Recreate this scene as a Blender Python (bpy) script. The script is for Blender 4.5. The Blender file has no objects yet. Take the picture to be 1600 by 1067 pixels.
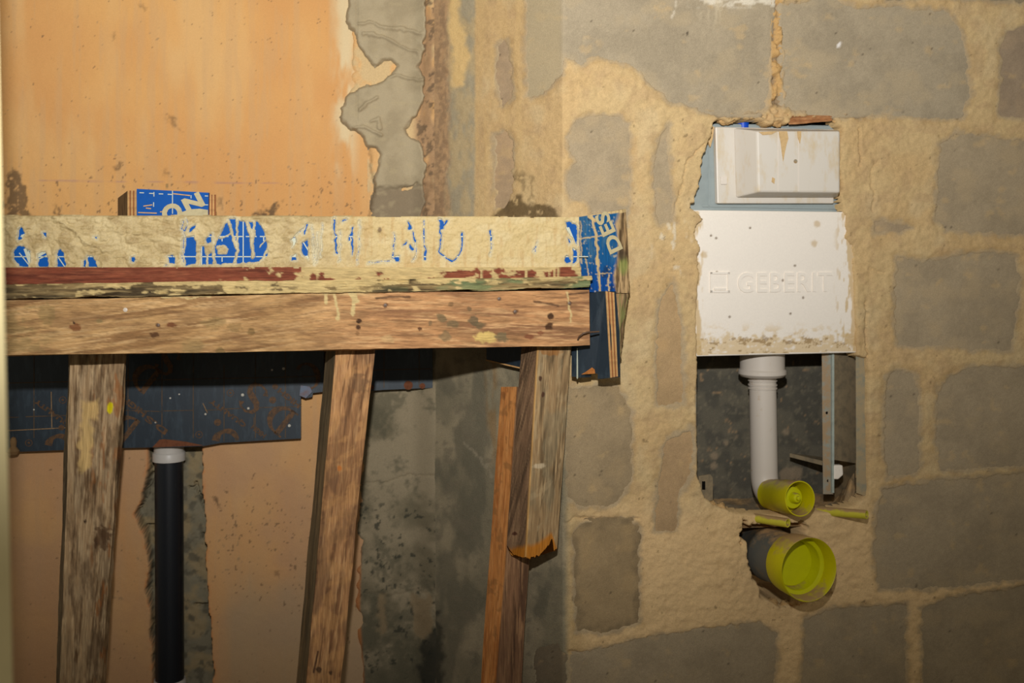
import bpy, math
import numpy as np

# ------------------------------------------------------------------ camera, world, light
C = bpy.context.scene
F = 1760.0            # focal length in pixels of a 1600 px wide frame
CU, CV = 800.0, 380.0  # principal column, horizon row
H = 0.88              # eye height
cam_d = bpy.data.cameras.new('camera')
cam = bpy.data.objects.new('camera', cam_d)
C.collection.objects.link(cam)
cam.location = (0, 0, H)
cam.rotation_euler = (math.pi / 2, 0, 0)
cam_d.sensor_width = 36.0
cam_d.lens = F / 1600 * 36.0
cam_d.shift_y = -(533.5 - CV) / 1600.0
cam_d.clip_start = 0.02
cam_d.dof.use_dof = True
cam_d.dof.focus_distance = 1.80
cam_d.dof.aperture_fstop = 4.5
C.camera = cam

w = bpy.data.worlds.new('room_ambient')
C.world = w
w.use_nodes = True
w.node_tree.nodes['Background'].inputs[0].default_value = (1.0, 0.92, 0.74, 1)
w.node_tree.nodes['Background'].inputs[1].default_value = 0.22

ld = bpy.data.lights.new('camera_flash', 'SPOT')
ld.energy = 176
ld.color = (1.0, 0.985, 0.955)
ld.shadow_soft_size = 0.018
ld.spot_size = math.radians(100)
ld.spot_blend = 1.0
flash = bpy.data.objects.new('camera_flash', ld)
C.collection.objects.link(flash)
flash.location = (-0.012, 0.0, H + 0.30)
def aim(o, u, v):
    import mathutils
    d = mathutils.Vector(((u - CU) / F, 1, -(v - CV) / F))
    o.rotation_euler = d.to_track_quat('-Z', 'Y').to_euler()
aim(flash, 700, -60)

C.view_settings.view_transform = 'Standard'
C.view_settings.look = 'None'
C.view_settings.exposure = 0.0
C.view_settings.gamma = 1.0
C.view_settings.use_curve_mapping = False

# ------------------------------------------------------------------ numeric helpers
RNG = np.random.default_rng(7)
TABS = [RNG.random((256, 256)) for _ in range(8)]

def vnoise(x, y, k=0):
    T = TABS[k % 8]
    xi = np.floor(x).astype(np.int64); yi = np.floor(y).astype(np.int64)
    fx = x - xi; fy = y - yi
    fx = fx * fx * (3 - 2 * fx); fy = fy * fy * (3 - 2 * fy)
    a = T[xi & 255, yi & 255]; b = T[(xi + 1) & 255, yi & 255]
    c = T[xi & 255, (yi + 1) & 255]; d = T[(xi + 1) & 255, (yi + 1) & 255]
    return (a * (1 - fx) + b * fx) * (1 - fy) + (c * (1 - fx) + d * fx) * fy

def fbm(x, y, oct=4, k=0, gain=0.5):
    s = 0; a = 1; n = 0
    for i in range(oct):
        s = s + a * vnoise(x + 17.3 * i + 31.7 * k, y + 9.1 * i + 5.3 * k, k + i); n += a
        a *= gain; x = x * 2.03; y = y * 2.03
    return s / n

def sstep(a, b, x):
    t = np.clip((x - a) / (b - a), 0, 1)
    return t * t * (3 - 2 * t)

def lin(r, g, b):
    c = np.array([r, g, b], float) / 255
    return np.where(c <= 0.04045, c / 12.92, ((c + 0.055) / 1.055) ** 2.4)

def mix(c1, c2, m):
    m = np.asarray(m)[..., None]
    return c1 * (1 - m) + c2 * m

def poly_sd(u, v, poly):
    """signed distance to a polygon, positive inside; -60 far outside"""
    p = np.asarray(poly, float)
    out = np.full(u.shape, -60.0)
    m = (u > p[:, 0].min() - 40) & (u < p[:, 0].max() + 40) & (v > p[:, 1].min() - 40) & (v < p[:, 1].max() + 40)
    if not m.any():
        return out
    x = u[m]; y = v[m]
    d = np.full(x.shape, 1e9); ins = np.zeros(x.shape, bool)
    q = np.roll(p, -1, 0)
    for (ax, ay), (bx, by) in zip(p, q):
        ex, ey = bx - ax, by - ay
        L = ex * ex + ey * ey
        if L < 1e-9:
            continue
        t = np.clip(((x - ax) * ex + (y - ay) * ey) / L, 0, 1)
        d = np.minimum(d, np.hypot(x - ax - t * ex, y - ay - t * ey))
        c = (ay > y) != (by > y)
        ins ^= c & (x < (bx - ax) * (y - ay) / (by - ay + 1e-12) + ax)
    out[m] = np.where(ins, d, -d)
    return out

def line_d(u, v, pts):
    """distance to a polyline"""
    p = np.asarray(pts, float)
    out = np.full(u.shape, 60.0)
    m = (u > p[:, 0].min() - 40) & (u < p[:, 0].max() + 40) & (v > p[:, 1].min() - 40) & (v < p[:, 1].max() + 40)
    if not m.any():
        return out
    x = u[m]; y = v[m]; d = np.full(x.shape, 60.0)
    for (ax, ay), (bx, by) in zip(p[:-1], p[1:]):
        ex, ey = bx - ax, by - ay
        t = np.clip(((x - ax) * ex + (y - ay) * ey) / (ex * ex + ey * ey + 1e-9), 0, 1)
        d = np.minimum(d, np.hypot(x - ax - t * ex, y - ay - t * ey))
    out[m] = d
    return out

def warp(U, V, amp, scale, k=0, oct=4):
    return (U + amp * 2 * (fbm(U / scale, V / scale, oct, k) - 0.5) * 1.6,
            V + amp * 2 * (fbm(U / scale + 50, V / scale + 80, oct, k + 1) - 0.5) * 1.6)

# ------------------------------------------------------------------ planes of the place
def rays(U, V):
    U = np.asarray(U, float); V = np.asarray(V, float)
    return np.stack([(U - CU) / F, np.ones_like(U), -(V - CV) / F], -1)
CAM = np.array([0, 0, H])

def at(u, v, Y):
    return CAM + rays(u, v) * np.asarray(Y, float)[..., None]

class Plane:
    def __init__(s, u0, Y0, t):
        s.P0 = at(u0, CV, Y0); s.n = np.array([t, -1.0, 0]); s.n /= np.linalg.norm(s.n)
        s.ex = np.array([-s.n[1], s.n[0], 0])
    def pt(s, u, v, off=0.0):
        d = rays(u, v)
        Y = (off - (CAM - s.P0) @ s.n) / (d @ s.n)
        return CAM + d * np.asarray(Y)[..., None]
    def mapfn(s, U, V):
        P = s.pt(U, V); return P, np.broadcast_to(s.n, P.shape)

WB = Plane(340, 2.12, 0.12)          # rendered back wall
FB = Plane(340, 1.725, 0.12)         # face of the formwork
CORNER = [(680.0, 2.135), (735.0, 2.055), (880.0, 1.885)]
WR = Plane(880, 1.885, 0.25)         # blockwork wall
def seg_plane(a, b):
    A = at(a[0], CV, a[1]); B = at(b[0], CV, b[1])
    return Plane(a[0], a[1], (B[1] - A[1]) / (B[0] - A[0]))
WA1 = seg_plane(CORNER[0], CORNER[1]); WA2 = seg_plane(CORNER[1], CORNER[2])

def right_map(U, V):
    P = np.where((U < 735)[..., None], WA1.pt(U, V), np.where((U < 880)[..., None], WA2.pt(U, V), WR.pt(U, V)))
    ang = [math.atan2(p.n[0], -p.n[1]) for p in (WA1, WA2, WR)]
    a = np.interp(U, [728, 742, 868, 892], [ang[0], ang[1], ang[1], ang[2]])
    return P, np.stack([np.sin(a), -np.cos(a), 0 * a], -1)

def px(P):
    return CU + F * P[..., 0] / P[..., 1], CV + F * (H - P[..., 2]) / P[..., 1]

# ------------------------------------------------------------------ object helpers
WLOC = {}
def _link(o, parent, wl):
    C.collection.objects.link(o)
    WLOC[o.name] = np.array(wl, float)
    if parent is not None:
        o.parent = parent
        o.location = np.array(wl) - WLOC[parent.name]
    else:
        o.location = wl

def thing(name, label, cat, loc, group=None):
    o = bpy.data.objects.new(name, None)
    o.empty_display_size = 0.05
    _link(o, None, loc)
    o['label'] = label; o['category'] = cat
    if group: o['group'] = group
    return o

def tag(o, label, cat, group=None):
    o['label'] = label; o['category'] = cat
    if group: o['group'] = group
    return o

def add_mesh(name, verts, faces, mat, parent=None, col=None, smooth=True, sharp=None, kind=None):
    verts = np.asarray(verts, float).reshape(-1, 3)
    o_ = (verts.min(0) + verts.max(0)) / 2
    me = bpy.data.meshes.new(name)
    lv = verts - o_
    if isinstance(faces, np.ndarray):
        n, k = faces.shape
        me.vertices.add(len(lv)); me.vertices.foreach_set('co', lv.ravel())
        me.loops.add(n * k); me.loops.foreach_set('vertex_index', faces.ravel().astype(np.int32))
        me.polygons.add(n)
        me.polygons.foreach_set('loop_start', np.arange(0, n * k, k, dtype=np.int32))
        me.polygons.foreach_set('loop_total', np.full(n, k, np.int32))
        me.update(calc_edges=True)
    else:
        me.from_pydata(lv.tolist(), [], faces)
    me.validate()
    if col is not None:
        a = me.attributes.new('Col', 'FLOAT_COLOR', 'POINT')
        c = np.ones((len(lv), 4)); c[:, :3] = np.clip(np.asarray(col).reshape(-1, 3), 0, 1)
        a.data.foreach_set('color', c.ravel())
    me.polygons.foreach_set('use_smooth', np.full(len(me.polygons), smooth))
    if sharp: me.set_sharp_from_angle(angle=sharp)
    me.materials.append(mat)
    o = bpy.data.objects.new(name, me)
    _link(o, parent, o_)
    if kind: o['kind'] = kind
    return o

def patch(name, us, vs, mapfn, hfn, colfn, mat, parent=None, keep=None, smooth=True, kind=None):
    U, V = np.meshgrid(np.asarray(us, float), np.asarray(vs, float))
    h = hfn(U, V); P, N = mapfn(U, V)
    P = P + N * h[..., None]
    col = colfn(U, V, h) if colfn else None
    r, c = U.shape
    idx = np.arange(r * c).reshape(r, c)
    q = np.stack([idx[1:, :-1], idx[1:, 1:], idx[:-1, 1:], idx[:-1, :-1]], -1)
    if keep is not None:
        k = keep(U, V)
        q = q[k[1:, :-1] & k[1:, 1:] & k[:-1, 1:] & k[:-1, :-1]]
    q = q.reshape(-1, 4)
    used = np.unique(q)
    remap = np.zeros(r * c, np.int64); remap[used] = np.arange(len(used))
    P = P.reshape(-1, 3)[used]; P[:, 2] = np.maximum(P[:, 2], 0.0)
    return add_mesh(name, P, remap[q], mat, parent, None if col is None else col.reshape(-1, 3)[used], smooth, kind=kind)

def loft(name, A, B, n, ms, colfn, mat, parent=None, hfn=None, wander=0.0, endfn=None, seed=0, sharp=0.6):
    """closed prism swept from section A to section B (lists of 3D corners)"""
    A = np.asarray(A, float); B = np.asarray(B, float); k = len(A)
    a = np.linspace(0, 1, n + 1)
    L = np.linalg.norm(B.mean(0) - A.mean(0))
    corners = A[None] * (1 - a)[:, None, None] + B[None] * a[:, None, None]
    if wander:
        for j in range(k):
            d = np.stack([fbm(a * L * 9 + 13 * j, a * 0 + seed + 7 * c, 4, seed + c) - 0.5 for c in range(3)], -1)
            corners[:, j] += d * 2 * wander
    cols = []; pts = []; S = []
    for i in range(k):
        m = ms[i]; b = np.arange(m) / m
        c0 = corners[:, i]; c1 = corners[:, (i + 1) % k]
        P = c0[:, None] * (1 - b)[None, :, None] + c1[:, None] * b[None, :, None]
        wid = np.linalg.norm(A[(i + 1) % k] - A[i])
        s = np.repeat((a * L)[:, None], m, 1); t = np.repeat((b * wid)[None], n + 1, 0)
        if endfn is not None:
            e = endfn(i, np.repeat(b[None], n + 1, 0), a[:, None])
            P = P + (B - A).mean(0)[None, None] * e[..., None]
        if hfn is not None:
            ax = (B - A).mean(0); nn = np.cross(A[(i + 1) % k] - A[i], ax); nn /= np.linalg.norm(nn) + 1e-9
            if nn @ (A[i] + A[(i + 1) % k] - 2 * A.mean(0)) < 0: nn = -nn
            P = P + nn * hfn(i, s, t, b[None] + 0 * s)[..., None]
        u, v = px(P)
        cols.append(colfn(i, s, t, u, v)); pts.append(P)
    P = np.concatenate(pts, 1); K = np.concatenate(cols, 1)
    r, c = P.shape[:2]
    idx = np.arange(r * c).reshape(r, c); nx = np.roll(idx, -1, 1)
    q = np.stack([idx[:-1], nx[:-1], nx[1:], idx[1:]], -1).reshape(-1, 4)
    faces = q.tolist() + [idx[0][::-1].tolist(), idx[-1].tolist()]
    o = add_mesh(name, P, faces, mat, parent, K, True)
    import bmesh
    bm = bmesh.new(); bm.from_mesh(o.data); bmesh.ops.recalc_face_normals(bm, faces=bm.faces); bm.to_mesh(o.data); bm.free()
    o.data.set_sharp_from_angle(angle=sharp)
    return o

def prism(name, front, back, mat, parent=None, col=None, bevel=0.0):
    """polygon slab: lists of matching 3D points"""
    import bmesh
    n = len(front)
    verts = np.concatenate([front, back])
    faces = [list(range(n)), list(range(2 * n - 1, n - 1, -1))] + [[i, n + i, n + (i + 1) % n, (i + 1) % n] for i in range(n)]
    o = add_mesh(name, verts, faces, mat, parent, col, False)
    bm = bmesh.new(); bm.from_mesh(o.data)
    bmesh.ops.recalc_face_normals(bm, faces=bm.faces)
    if bevel:
        bmesh.ops.bevel(bm, geom=list(bm.edges), offset=bevel, segments=2, profile=0.5, affect='EDGES', clamp_overlap=True)
    bm.to_mesh(o.data); bm.free()
    return o

def pprism(name, poly, plane, off_f, off_b, mat, parent=None, bevel=0.0):
    p = np.asarray(poly, float)
    Fr = plane.pt(p[:, 0], p[:, 1], off_f)
    return prism(name, Fr, Fr + plane.n * (off_b - off_f), mat, parent, None, bevel)

def frame(axis):
    axis = axis / np.linalg.norm(axis)
    t = np.array([0, 0, 1.0]) if abs(axis[2]) < 0.9 else np.array([1.0, 0, 0])
    x = np.cross(t, axis); x /= np.linalg.norm(x)
    return x, np.cross(axis, x), axis

def lathe(name, base, axis, prof, mat, parent=None, seg=64, sharp=0.7, col=None, caps=True):
    """profile (r, z) revolved about axis through base"""
    x, y, z = frame(np.asarray(axis, float))
    th = np.linspace(0, 2 * math.pi, seg, endpoint=False)
    P = np.array([[base + r * (math.cos(t) * x + math.sin(t) * y) + h * z for t in th] for r, h in prof])
    r, c = P.shape[:2]
    idx = np.arange(r * c).reshape(r, c); nx = np.roll(idx, -1, 1)
    q = np.stack([idx[:-1], nx[:-1], nx[1:], idx[1:]], -1).reshape(-1, 4).tolist()
    if caps and prof[0][0] > 1e-5: q.append(idx[0][::-1].tolist())
    if caps and prof[-1][0] > 1e-5: q.append(idx[-1].tolist())
    return add_mesh(name, P, q, mat, parent, col, True, sharp)

def tube(name, pts, rad, mat, parent=None, seg=24):
    pts = np.asarray(pts, float); n = len(pts)
    rad = np.broadcast_to(rad, (n,))
    T = np.gradient(pts, axis=0)
    x, y, _ = frame(T[0])
    ring = []
    for i in range(n):
        t = T[i] / np.linalg.norm(T[i])
        x = x - t * (x @ t); x /= np.linalg.norm(x); y = np.cross(t, x)
        th = np.linspace(0, 2 * math.pi, seg, endpoint=False)
        ring.append(pts[i] + rad[i] * (np.cos(th)[:, None] * x + np.sin(th)[:, None] * y))
    P = np.array(ring); idx = np.arange(n * seg).reshape(n, seg); nx = np.roll(idx, -1, 1)
    q = np.stack([idx[:-1], nx[:-1], nx[1:], idx[1:]], -1).reshape(-1, 4).tolist()
    q += [idx[0][::-1].tolist(), idx[-1].tolist()]
    return add_mesh(name, P, q, mat, parent, None, True, 0.9)

def lettering(name, body, plane, u, v, ang, cap, off, depth, mat, parent, bold=0.0, width=None, bevel=0.0, space=1.0):
    """writing laid on a plane: cap height and width in photo pixels at that place"""
    cu = bpy.data.curves.new(name, 'FONT')
    cu.body = body; cu.offset = bold; cu.extrude = 0.02; cu.bevel_depth = bevel; cu.space_character = space
    cu.resolution_u = 4
    t = bpy.data.objects.new(name + '_source', cu)
    C.collection.objects.link(t)
    bpy.context.view_layer.update()
    me = bpy.data.meshes.new_from_object(t.evaluated_get(bpy.context.evaluated_depsgraph_get()))
    bpy.data.objects.remove(t); bpy.data.curves.remove(cu)
    co = np.empty(len(me.vertices) * 3); me.vertices.foreach_get('co', co); co = co.reshape(-1, 3)
    P0 = plane.pt(np.array(float(u)), np.array(float(v)), off)
    k = P0[1] / F
    lo, hi = co.min(0), co.max(0)
    sy = cap * k / (hi[1] - lo[1])
    sx = sy if width is None else width * k / (hi[0] - lo[0])
    c = co - (lo + hi) / 2
    c = c * [sx, sy, depth / (hi[2] - lo[2])]
    a = math.radians(ang)
    ex = plane.ex; ez = np.array([0, 0, 1.0])
    lx = c[:, 0] * math.cos(a) - c[:, 1] * math.sin(a); ly = c[:, 0] * math.sin(a) + c[:, 1] * math.cos(a)
    W = P0 + lx[:, None] * ex + ly[:, None] * ez + c[:, 2:3] * plane.n
    faces = [list(p.vertices) for p in me.polygons]
    bpy.data.meshes.remove(me)
    return add_mesh(name, W, faces, mat, parent, None, False)

# ------------------------------------------------------------------ materials
def base_mat(name, rough=0.9, spec=0.3):
    m = bpy.data.materials.new(name); m.use_nodes = True
    nt = m.node_tree; b = nt.nodes['Principled BSDF']
    b.inputs['Roughness'].default_value = rough
    b.inputs['Specular IOR Level'].default_value = spec
    return m, nt, b

def noise_node(nt, scale, detail=6, rough=0.6, stretch=None):
    tc = nt.nodes.new('ShaderNodeTexCoord')
    n = nt.nodes.new('ShaderNodeTexNoise'); n.inputs['Scale'].default_value = scale
    n.inputs['Detail'].default_value = detail; n.inputs['Roughness'].default_value = rough
    if stretch:
        mp = nt.nodes.new('ShaderNodeMapping'); mp.inputs['Scale'].default_value = stretch
        nt.links.new(tc.outputs['Object'], mp.inputs[0]); nt.links.new(mp.outputs[0], n.inputs['Vector'])
    else:
        nt.links.new(tc.outputs['Object'], n.inputs['Vector'])
    return n

def mat_col(name, rough=0.9, spec=0.25, grain=400, gain=0.22, bump=0.3, bdist=0.001, stretch=None):
    """colour from the surface's own stain map, with fine grain and relief"""
    m, nt, b = base_mat(name, rough, spec)
    at_ = nt.nodes.new('ShaderNodeAttribute'); at_.attribute_name = 'Col'
    n = noise_node(nt, grain, 5, 0.65, stretch)
    mr = nt.nodes.new('ShaderNodeMapRange')
    mr.inputs['From Min'].default_value = 0.3; mr.inputs['From Max'].default_value = 0.7
    mr.inputs['To Min'].default_value = 1 - gain; mr.inputs['To Max'].default_value = 1 + gain
    nt.links.new(n.outputs['Fac'], mr.inputs['Value'])
    mx = nt.nodes.new('ShaderNodeVectorMath'); mx.operation = 'SCALE'
    nt.links.new(at_.outputs['Color'], mx.inputs[0]); nt.links.new(mr.outputs[0], mx.inputs['Scale'])
    nt.links.new(mx.outputs[0], b.inputs['Base Color'])
    bp = nt.nodes.new('ShaderNodeBump'); bp.inputs['Strength'].default_value = bump; bp.inputs['Distance'].default_value = bdist
    nt.links.new(n.outputs['Fac'], bp.inputs['Height']); nt.links.new(bp.outputs[0], b.inputs['Normal'])
    return m

def mat_flat(name, rgb, rough=0.5, spec=0.4, var=0.12, scale=120, bump=0.1, rgb2=None, lo=0.45, hi=0.65, stretch=None, dust=0.0, dustcol=(176, 142, 100), sss=0.0, trans=0.0):
    """plain colour with wear blotches and, if asked, dust lying on upward faces"""
    m, nt, b = base_mat(name, rough, spec)
    c = lin(*rgb); c2 = lin(*rgb2) if rgb2 else c * (1 - var)
    n = noise_node(nt, scale, 6, 0.65, stretch)
    r = nt.nodes.new('ShaderNodeValToRGB')
    r.color_ramp.elements[0].position = lo; r.color_ramp.elements[0].color = (*c, 1)
    r.color_ramp.elements[1].position = hi; r.color_ramp.elements[1].color = (*c2, 1)
    nt.links.new(n.outputs['Fac'], r.inputs[0])
    out = r.outputs[0]
    if dust:
        g = nt.nodes.new('ShaderNodeNewGeometry'); sx = nt.nodes.new('ShaderNodeSeparateXYZ')
        nt.links.new(g.outputs['Normal'], sx.inputs[0])
        n2 = noise_node(nt, 45, 6, 0.7)
        ad = nt.nodes.new('ShaderNodeMath'); ad.operation = 'MULTIPLY_ADD'; ad.inputs[1].default_value = 1.6
        nt.links.new(n2.outputs['Fac'], ad.inputs[0]); nt.links.new(sx.outputs['Z'], ad.inputs[2])
        mr = nt.nodes.new('ShaderNodeMapRange'); mr.inputs['From Min'].default_value = 1.75 - dust; mr.inputs['From Max'].default_value = 2.15 - dust
        nt.links.new(ad.outputs[0], mr.inputs['Value'])
        mm = nt.nodes.new('ShaderNodeMix'); mm.data_type = 'RGBA'
        nt.links.new(mr.outputs[0], mm.inputs['Factor']); nt.links.new(out, mm.inputs['A'])
        mm.inputs['B'].default_value = (*lin(*dustcol), 1); out = mm.outputs['Result']
    nt.links.new(out, b.inputs['Base Color'])
    if bump:
        bp = nt.nodes.new('ShaderNodeBump'); bp.inputs['Strength'].default_value = bump; bp.inputs['Distance'].default_value = 0.001
        nt.links.new(n.outputs['Fac'], bp.inputs['Height']); nt.links.new(bp.outputs[0], b.inputs['Normal'])
    if sss:
        b.inputs['Subsurface Weight'].default_value = sss; b.inputs['Subsurface Radius'].default_value = (0.02, 0.02, 0.018)
        b.inputs['Subsurface Scale'].default_value = 0.3
    return m

M_plaster = mat_col('orange_render', 0.75, 0.3, 500, 0.06, 0.15, 0.0005)
M_mortar = mat_col('sandy_mortar', 0.95, 0.15, 420, 0.13, 0.7, 0.0014)
M_block = mat_col('sandcrete_block', 0.95, 0.15, 620, 0.18, 0.6, 0.0008)
M_fresh = mat_col('fresh_mortar', 0.9, 0.2, 700, 0.12, 0.35, 0.0008)
M_cement = mat_col('cement_slurry', 0.6, 0.35, 350, 0.10, 0.5, 0.0012)
M_wood = mat_col('timber_grain_along', 0.8, 0.2, 420, 0.30, 0.7, 0.0008, (0.07, 1, 1))
M_wood_v = mat_col('timber_grain_upright', 0.8, 0.2, 420, 0.30, 0.7, 0.0008, (1, 1, 0.06))
M_conc = mat_col('old_concrete', 0.9, 0.2, 500, 0.14, 0.45, 0.001)
M_blue = mat_flat('blue_film', (0, 78, 158), 0.55, 0.12, 0.1, 60, 0.05)
M_print = mat_flat('pale_print', (186, 190, 172), 0.5, 0.3, 0.08, 200, 0)
M_print_tan = mat_flat('tan_print', (186, 172, 132), 0.6, 0.3, 0.15, 120, 0)
M_black = mat_flat('black_film', (30, 42, 52), 0.42, 0.5, 0.2, 90, 0.15, (52, 66, 76), 0.5, 0.75, (1, 1, 0.25))
M_brown_print = mat_flat('brown_print', (104, 72, 42), 0.6, 0.3, 0.3, 160, 0, (66, 54, 44), 0.4, 0.62)
M_ply = mat_flat('ply_layer_pale', (206, 160, 104), 0.8, 0.2, 0.25, 150, 0.3)
M_ply_dark = mat_flat('ply_layer_dark', (150, 96, 58), 0.8, 0.2, 0.25, 150, 0.3)
M_ply_side = mat_flat('ply_side', (158, 126, 88), 0.8, 0.2, 0.3, 80, 0.3, (118, 92, 64), 0.45, 0.6, (1, 1, 0.3))
M_white = mat_flat('white_foam', (240, 231, 219), 0.75, 0.25, 0.03, 200, 0.08)
M_box = mat_flat('white_plastic', (214, 206, 194), 0.4, 0.4, 0.05, 40, 0.03, (206, 186, 152), 0.52, 0.72, (1, 1, 0.4))
M_tank = mat_flat('blue_grey_plastic', (150, 160, 160), 0.5, 0.35, 0.08, 40, 0.05)
M_pipe = mat_flat('grey_white_pipe', (206, 196, 184), 0.45, 0.4, 0.06, 50, 0.05, (186, 158, 120), 0.6, 0.8)
M_steel = mat_flat('zinc_steel', (142, 146, 136), 0.55, 0.4, 0.2, 60, 0.1, (158, 132, 98), 0.36, 0.54)
M_yellow = mat_flat('yellow_plastic', (206, 196, 0), 0.45, 0.4, 0.06, 60, 0.03, None, 0.45, 0.65, None, 0.42)
M_yellow_in = mat_flat('yellow_plastic_clean', (204, 204, 0), 0.45, 0.4, 0.06, 60, 0.03, None, 0.45, 0.65, None, 0.10)
M_sleeve = mat_flat('pale_yellow_plastic', (206, 196, 60), 0.5, 0.4, 0.06, 80, 0.05, None, 0.45, 0.65, None, 0.55)
M_drain = mat_flat('dark_grey_drain', (92, 92, 86), 0.5, 0.4, 0.2, 60, 0.1, (112, 100, 80), 0.5, 0.7, None, 0.25)
M_blackpipe = mat_flat('black_pvc', (22, 26, 32), 0.38, 0.5, 0.2, 120, 0.05, (44, 46, 48), 0.62, 0.8, (1, 1, 0.2))
M_collar = mat_flat('white_pvc', (196, 190, 182), 0.4, 0.4, 0.05, 60, 0.03)
M_bluecap = mat_flat('blue_cap_plastic', (0, 70, 190), 0.4, 0.4)
M_nail = mat_flat('rusty_nail', (96, 72, 54), 0.5, 0.5, 0.3, 300, 0.2)
M_nailhead = mat_flat('bright_nail', (210, 196, 180), 0.35, 0.6)
M_jamb = mat_flat('cream_paint', (236, 218, 166), 0.7, 0.2, 0.08, 10, 0.1)
M_floor = mat_flat('concrete_floor', (120, 108, 88), 0.95, 0.15, 0.3, 20, 0.5)
M_hole_shade = mat_flat('painted_hole_shade', (20, 18, 16), 0.95, 0.05)  # near-black colour stands in for the shade inside the bolt holes and slot

# ------------------------------------------------------------------ setting: back wall with the pipe chase
def grid_axis(a, b, lo, hi, step, coarse):
    g = []
    if a < lo: g.append(np.arange(a, lo, coarse))
    g.append(np.arange(max(a, lo), min(b, hi), step))
    if b > hi: g.append(np.arange(hi, b + coarse, coarse))
    return np.concatenate(g)

CHASE = [(232, 560), (318, 560), (314, 690), (316, 740), (320, 800), (322, 880), (326, 960), (331, 1010), (336, 1120),
         (237, 1120), (238, 1060), (238, 1010), (232, 985), (236, 950), (227, 925), (232, 890), (230, 860), (222, 830), (210, 803), (218, 790), (226, 762), (231, 730), (233, 690)]
CRACKS = [[(232, 745), (226, 775), (211, 802)], [(220, 831), (230, 830), (243, 836)], [(290, 768), (300, 769)],
          [(302, 762), (306, 775), (312, 792), (319, 812)], [(312, 842), (316, 853), (322, 866)], [(229, 928), (232, 945), (226, 950)], [(300, 955), (320, 955)]]
COLUMN_LEFT = [(548, -320), (546, 60), (552, 130), (545, 190), (575, 235), (586, 300), (576, 340), (572, 500), (566, 600), (562, 700), (560, 860), (558, 960), (565, 1067), (566, 1130)]

def back_h(U, V):
    h = 0.0012 * (fbm(U / 60, V / 60, 4, 1) - 0.5) + 0.0008 * (fbm(U / 6, V / 6, 3, 2) - 0.5)
    u2, v2 = warp(U, V, 2.5, 14, 3)
    ch = poly_sd(u2, v2, CHASE)
    m = sstep(-0.5, 2.0, ch)
    inner = -0.040 + 0.008 * (fbm(U / 22, V / 22, 5, 4) - 0.5) - 0.010 * sstep(4, -2, ch) * 0
    for c in CRACKS:
        inner = inner - 0.018 * sstep(3.0, 1.0, line_d(u2, v2, c) + 2 * (fbm(U / 5, V / 5, 2, 5) - 0.5))
    return h * (1 - m) + inner * m

def specks(U, V, scale, thr, k, seed=0):
    return sstep(thr, thr + 0.04, fbm(U / scale + seed, V / scale - seed, 3, k, 0.6))

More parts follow.
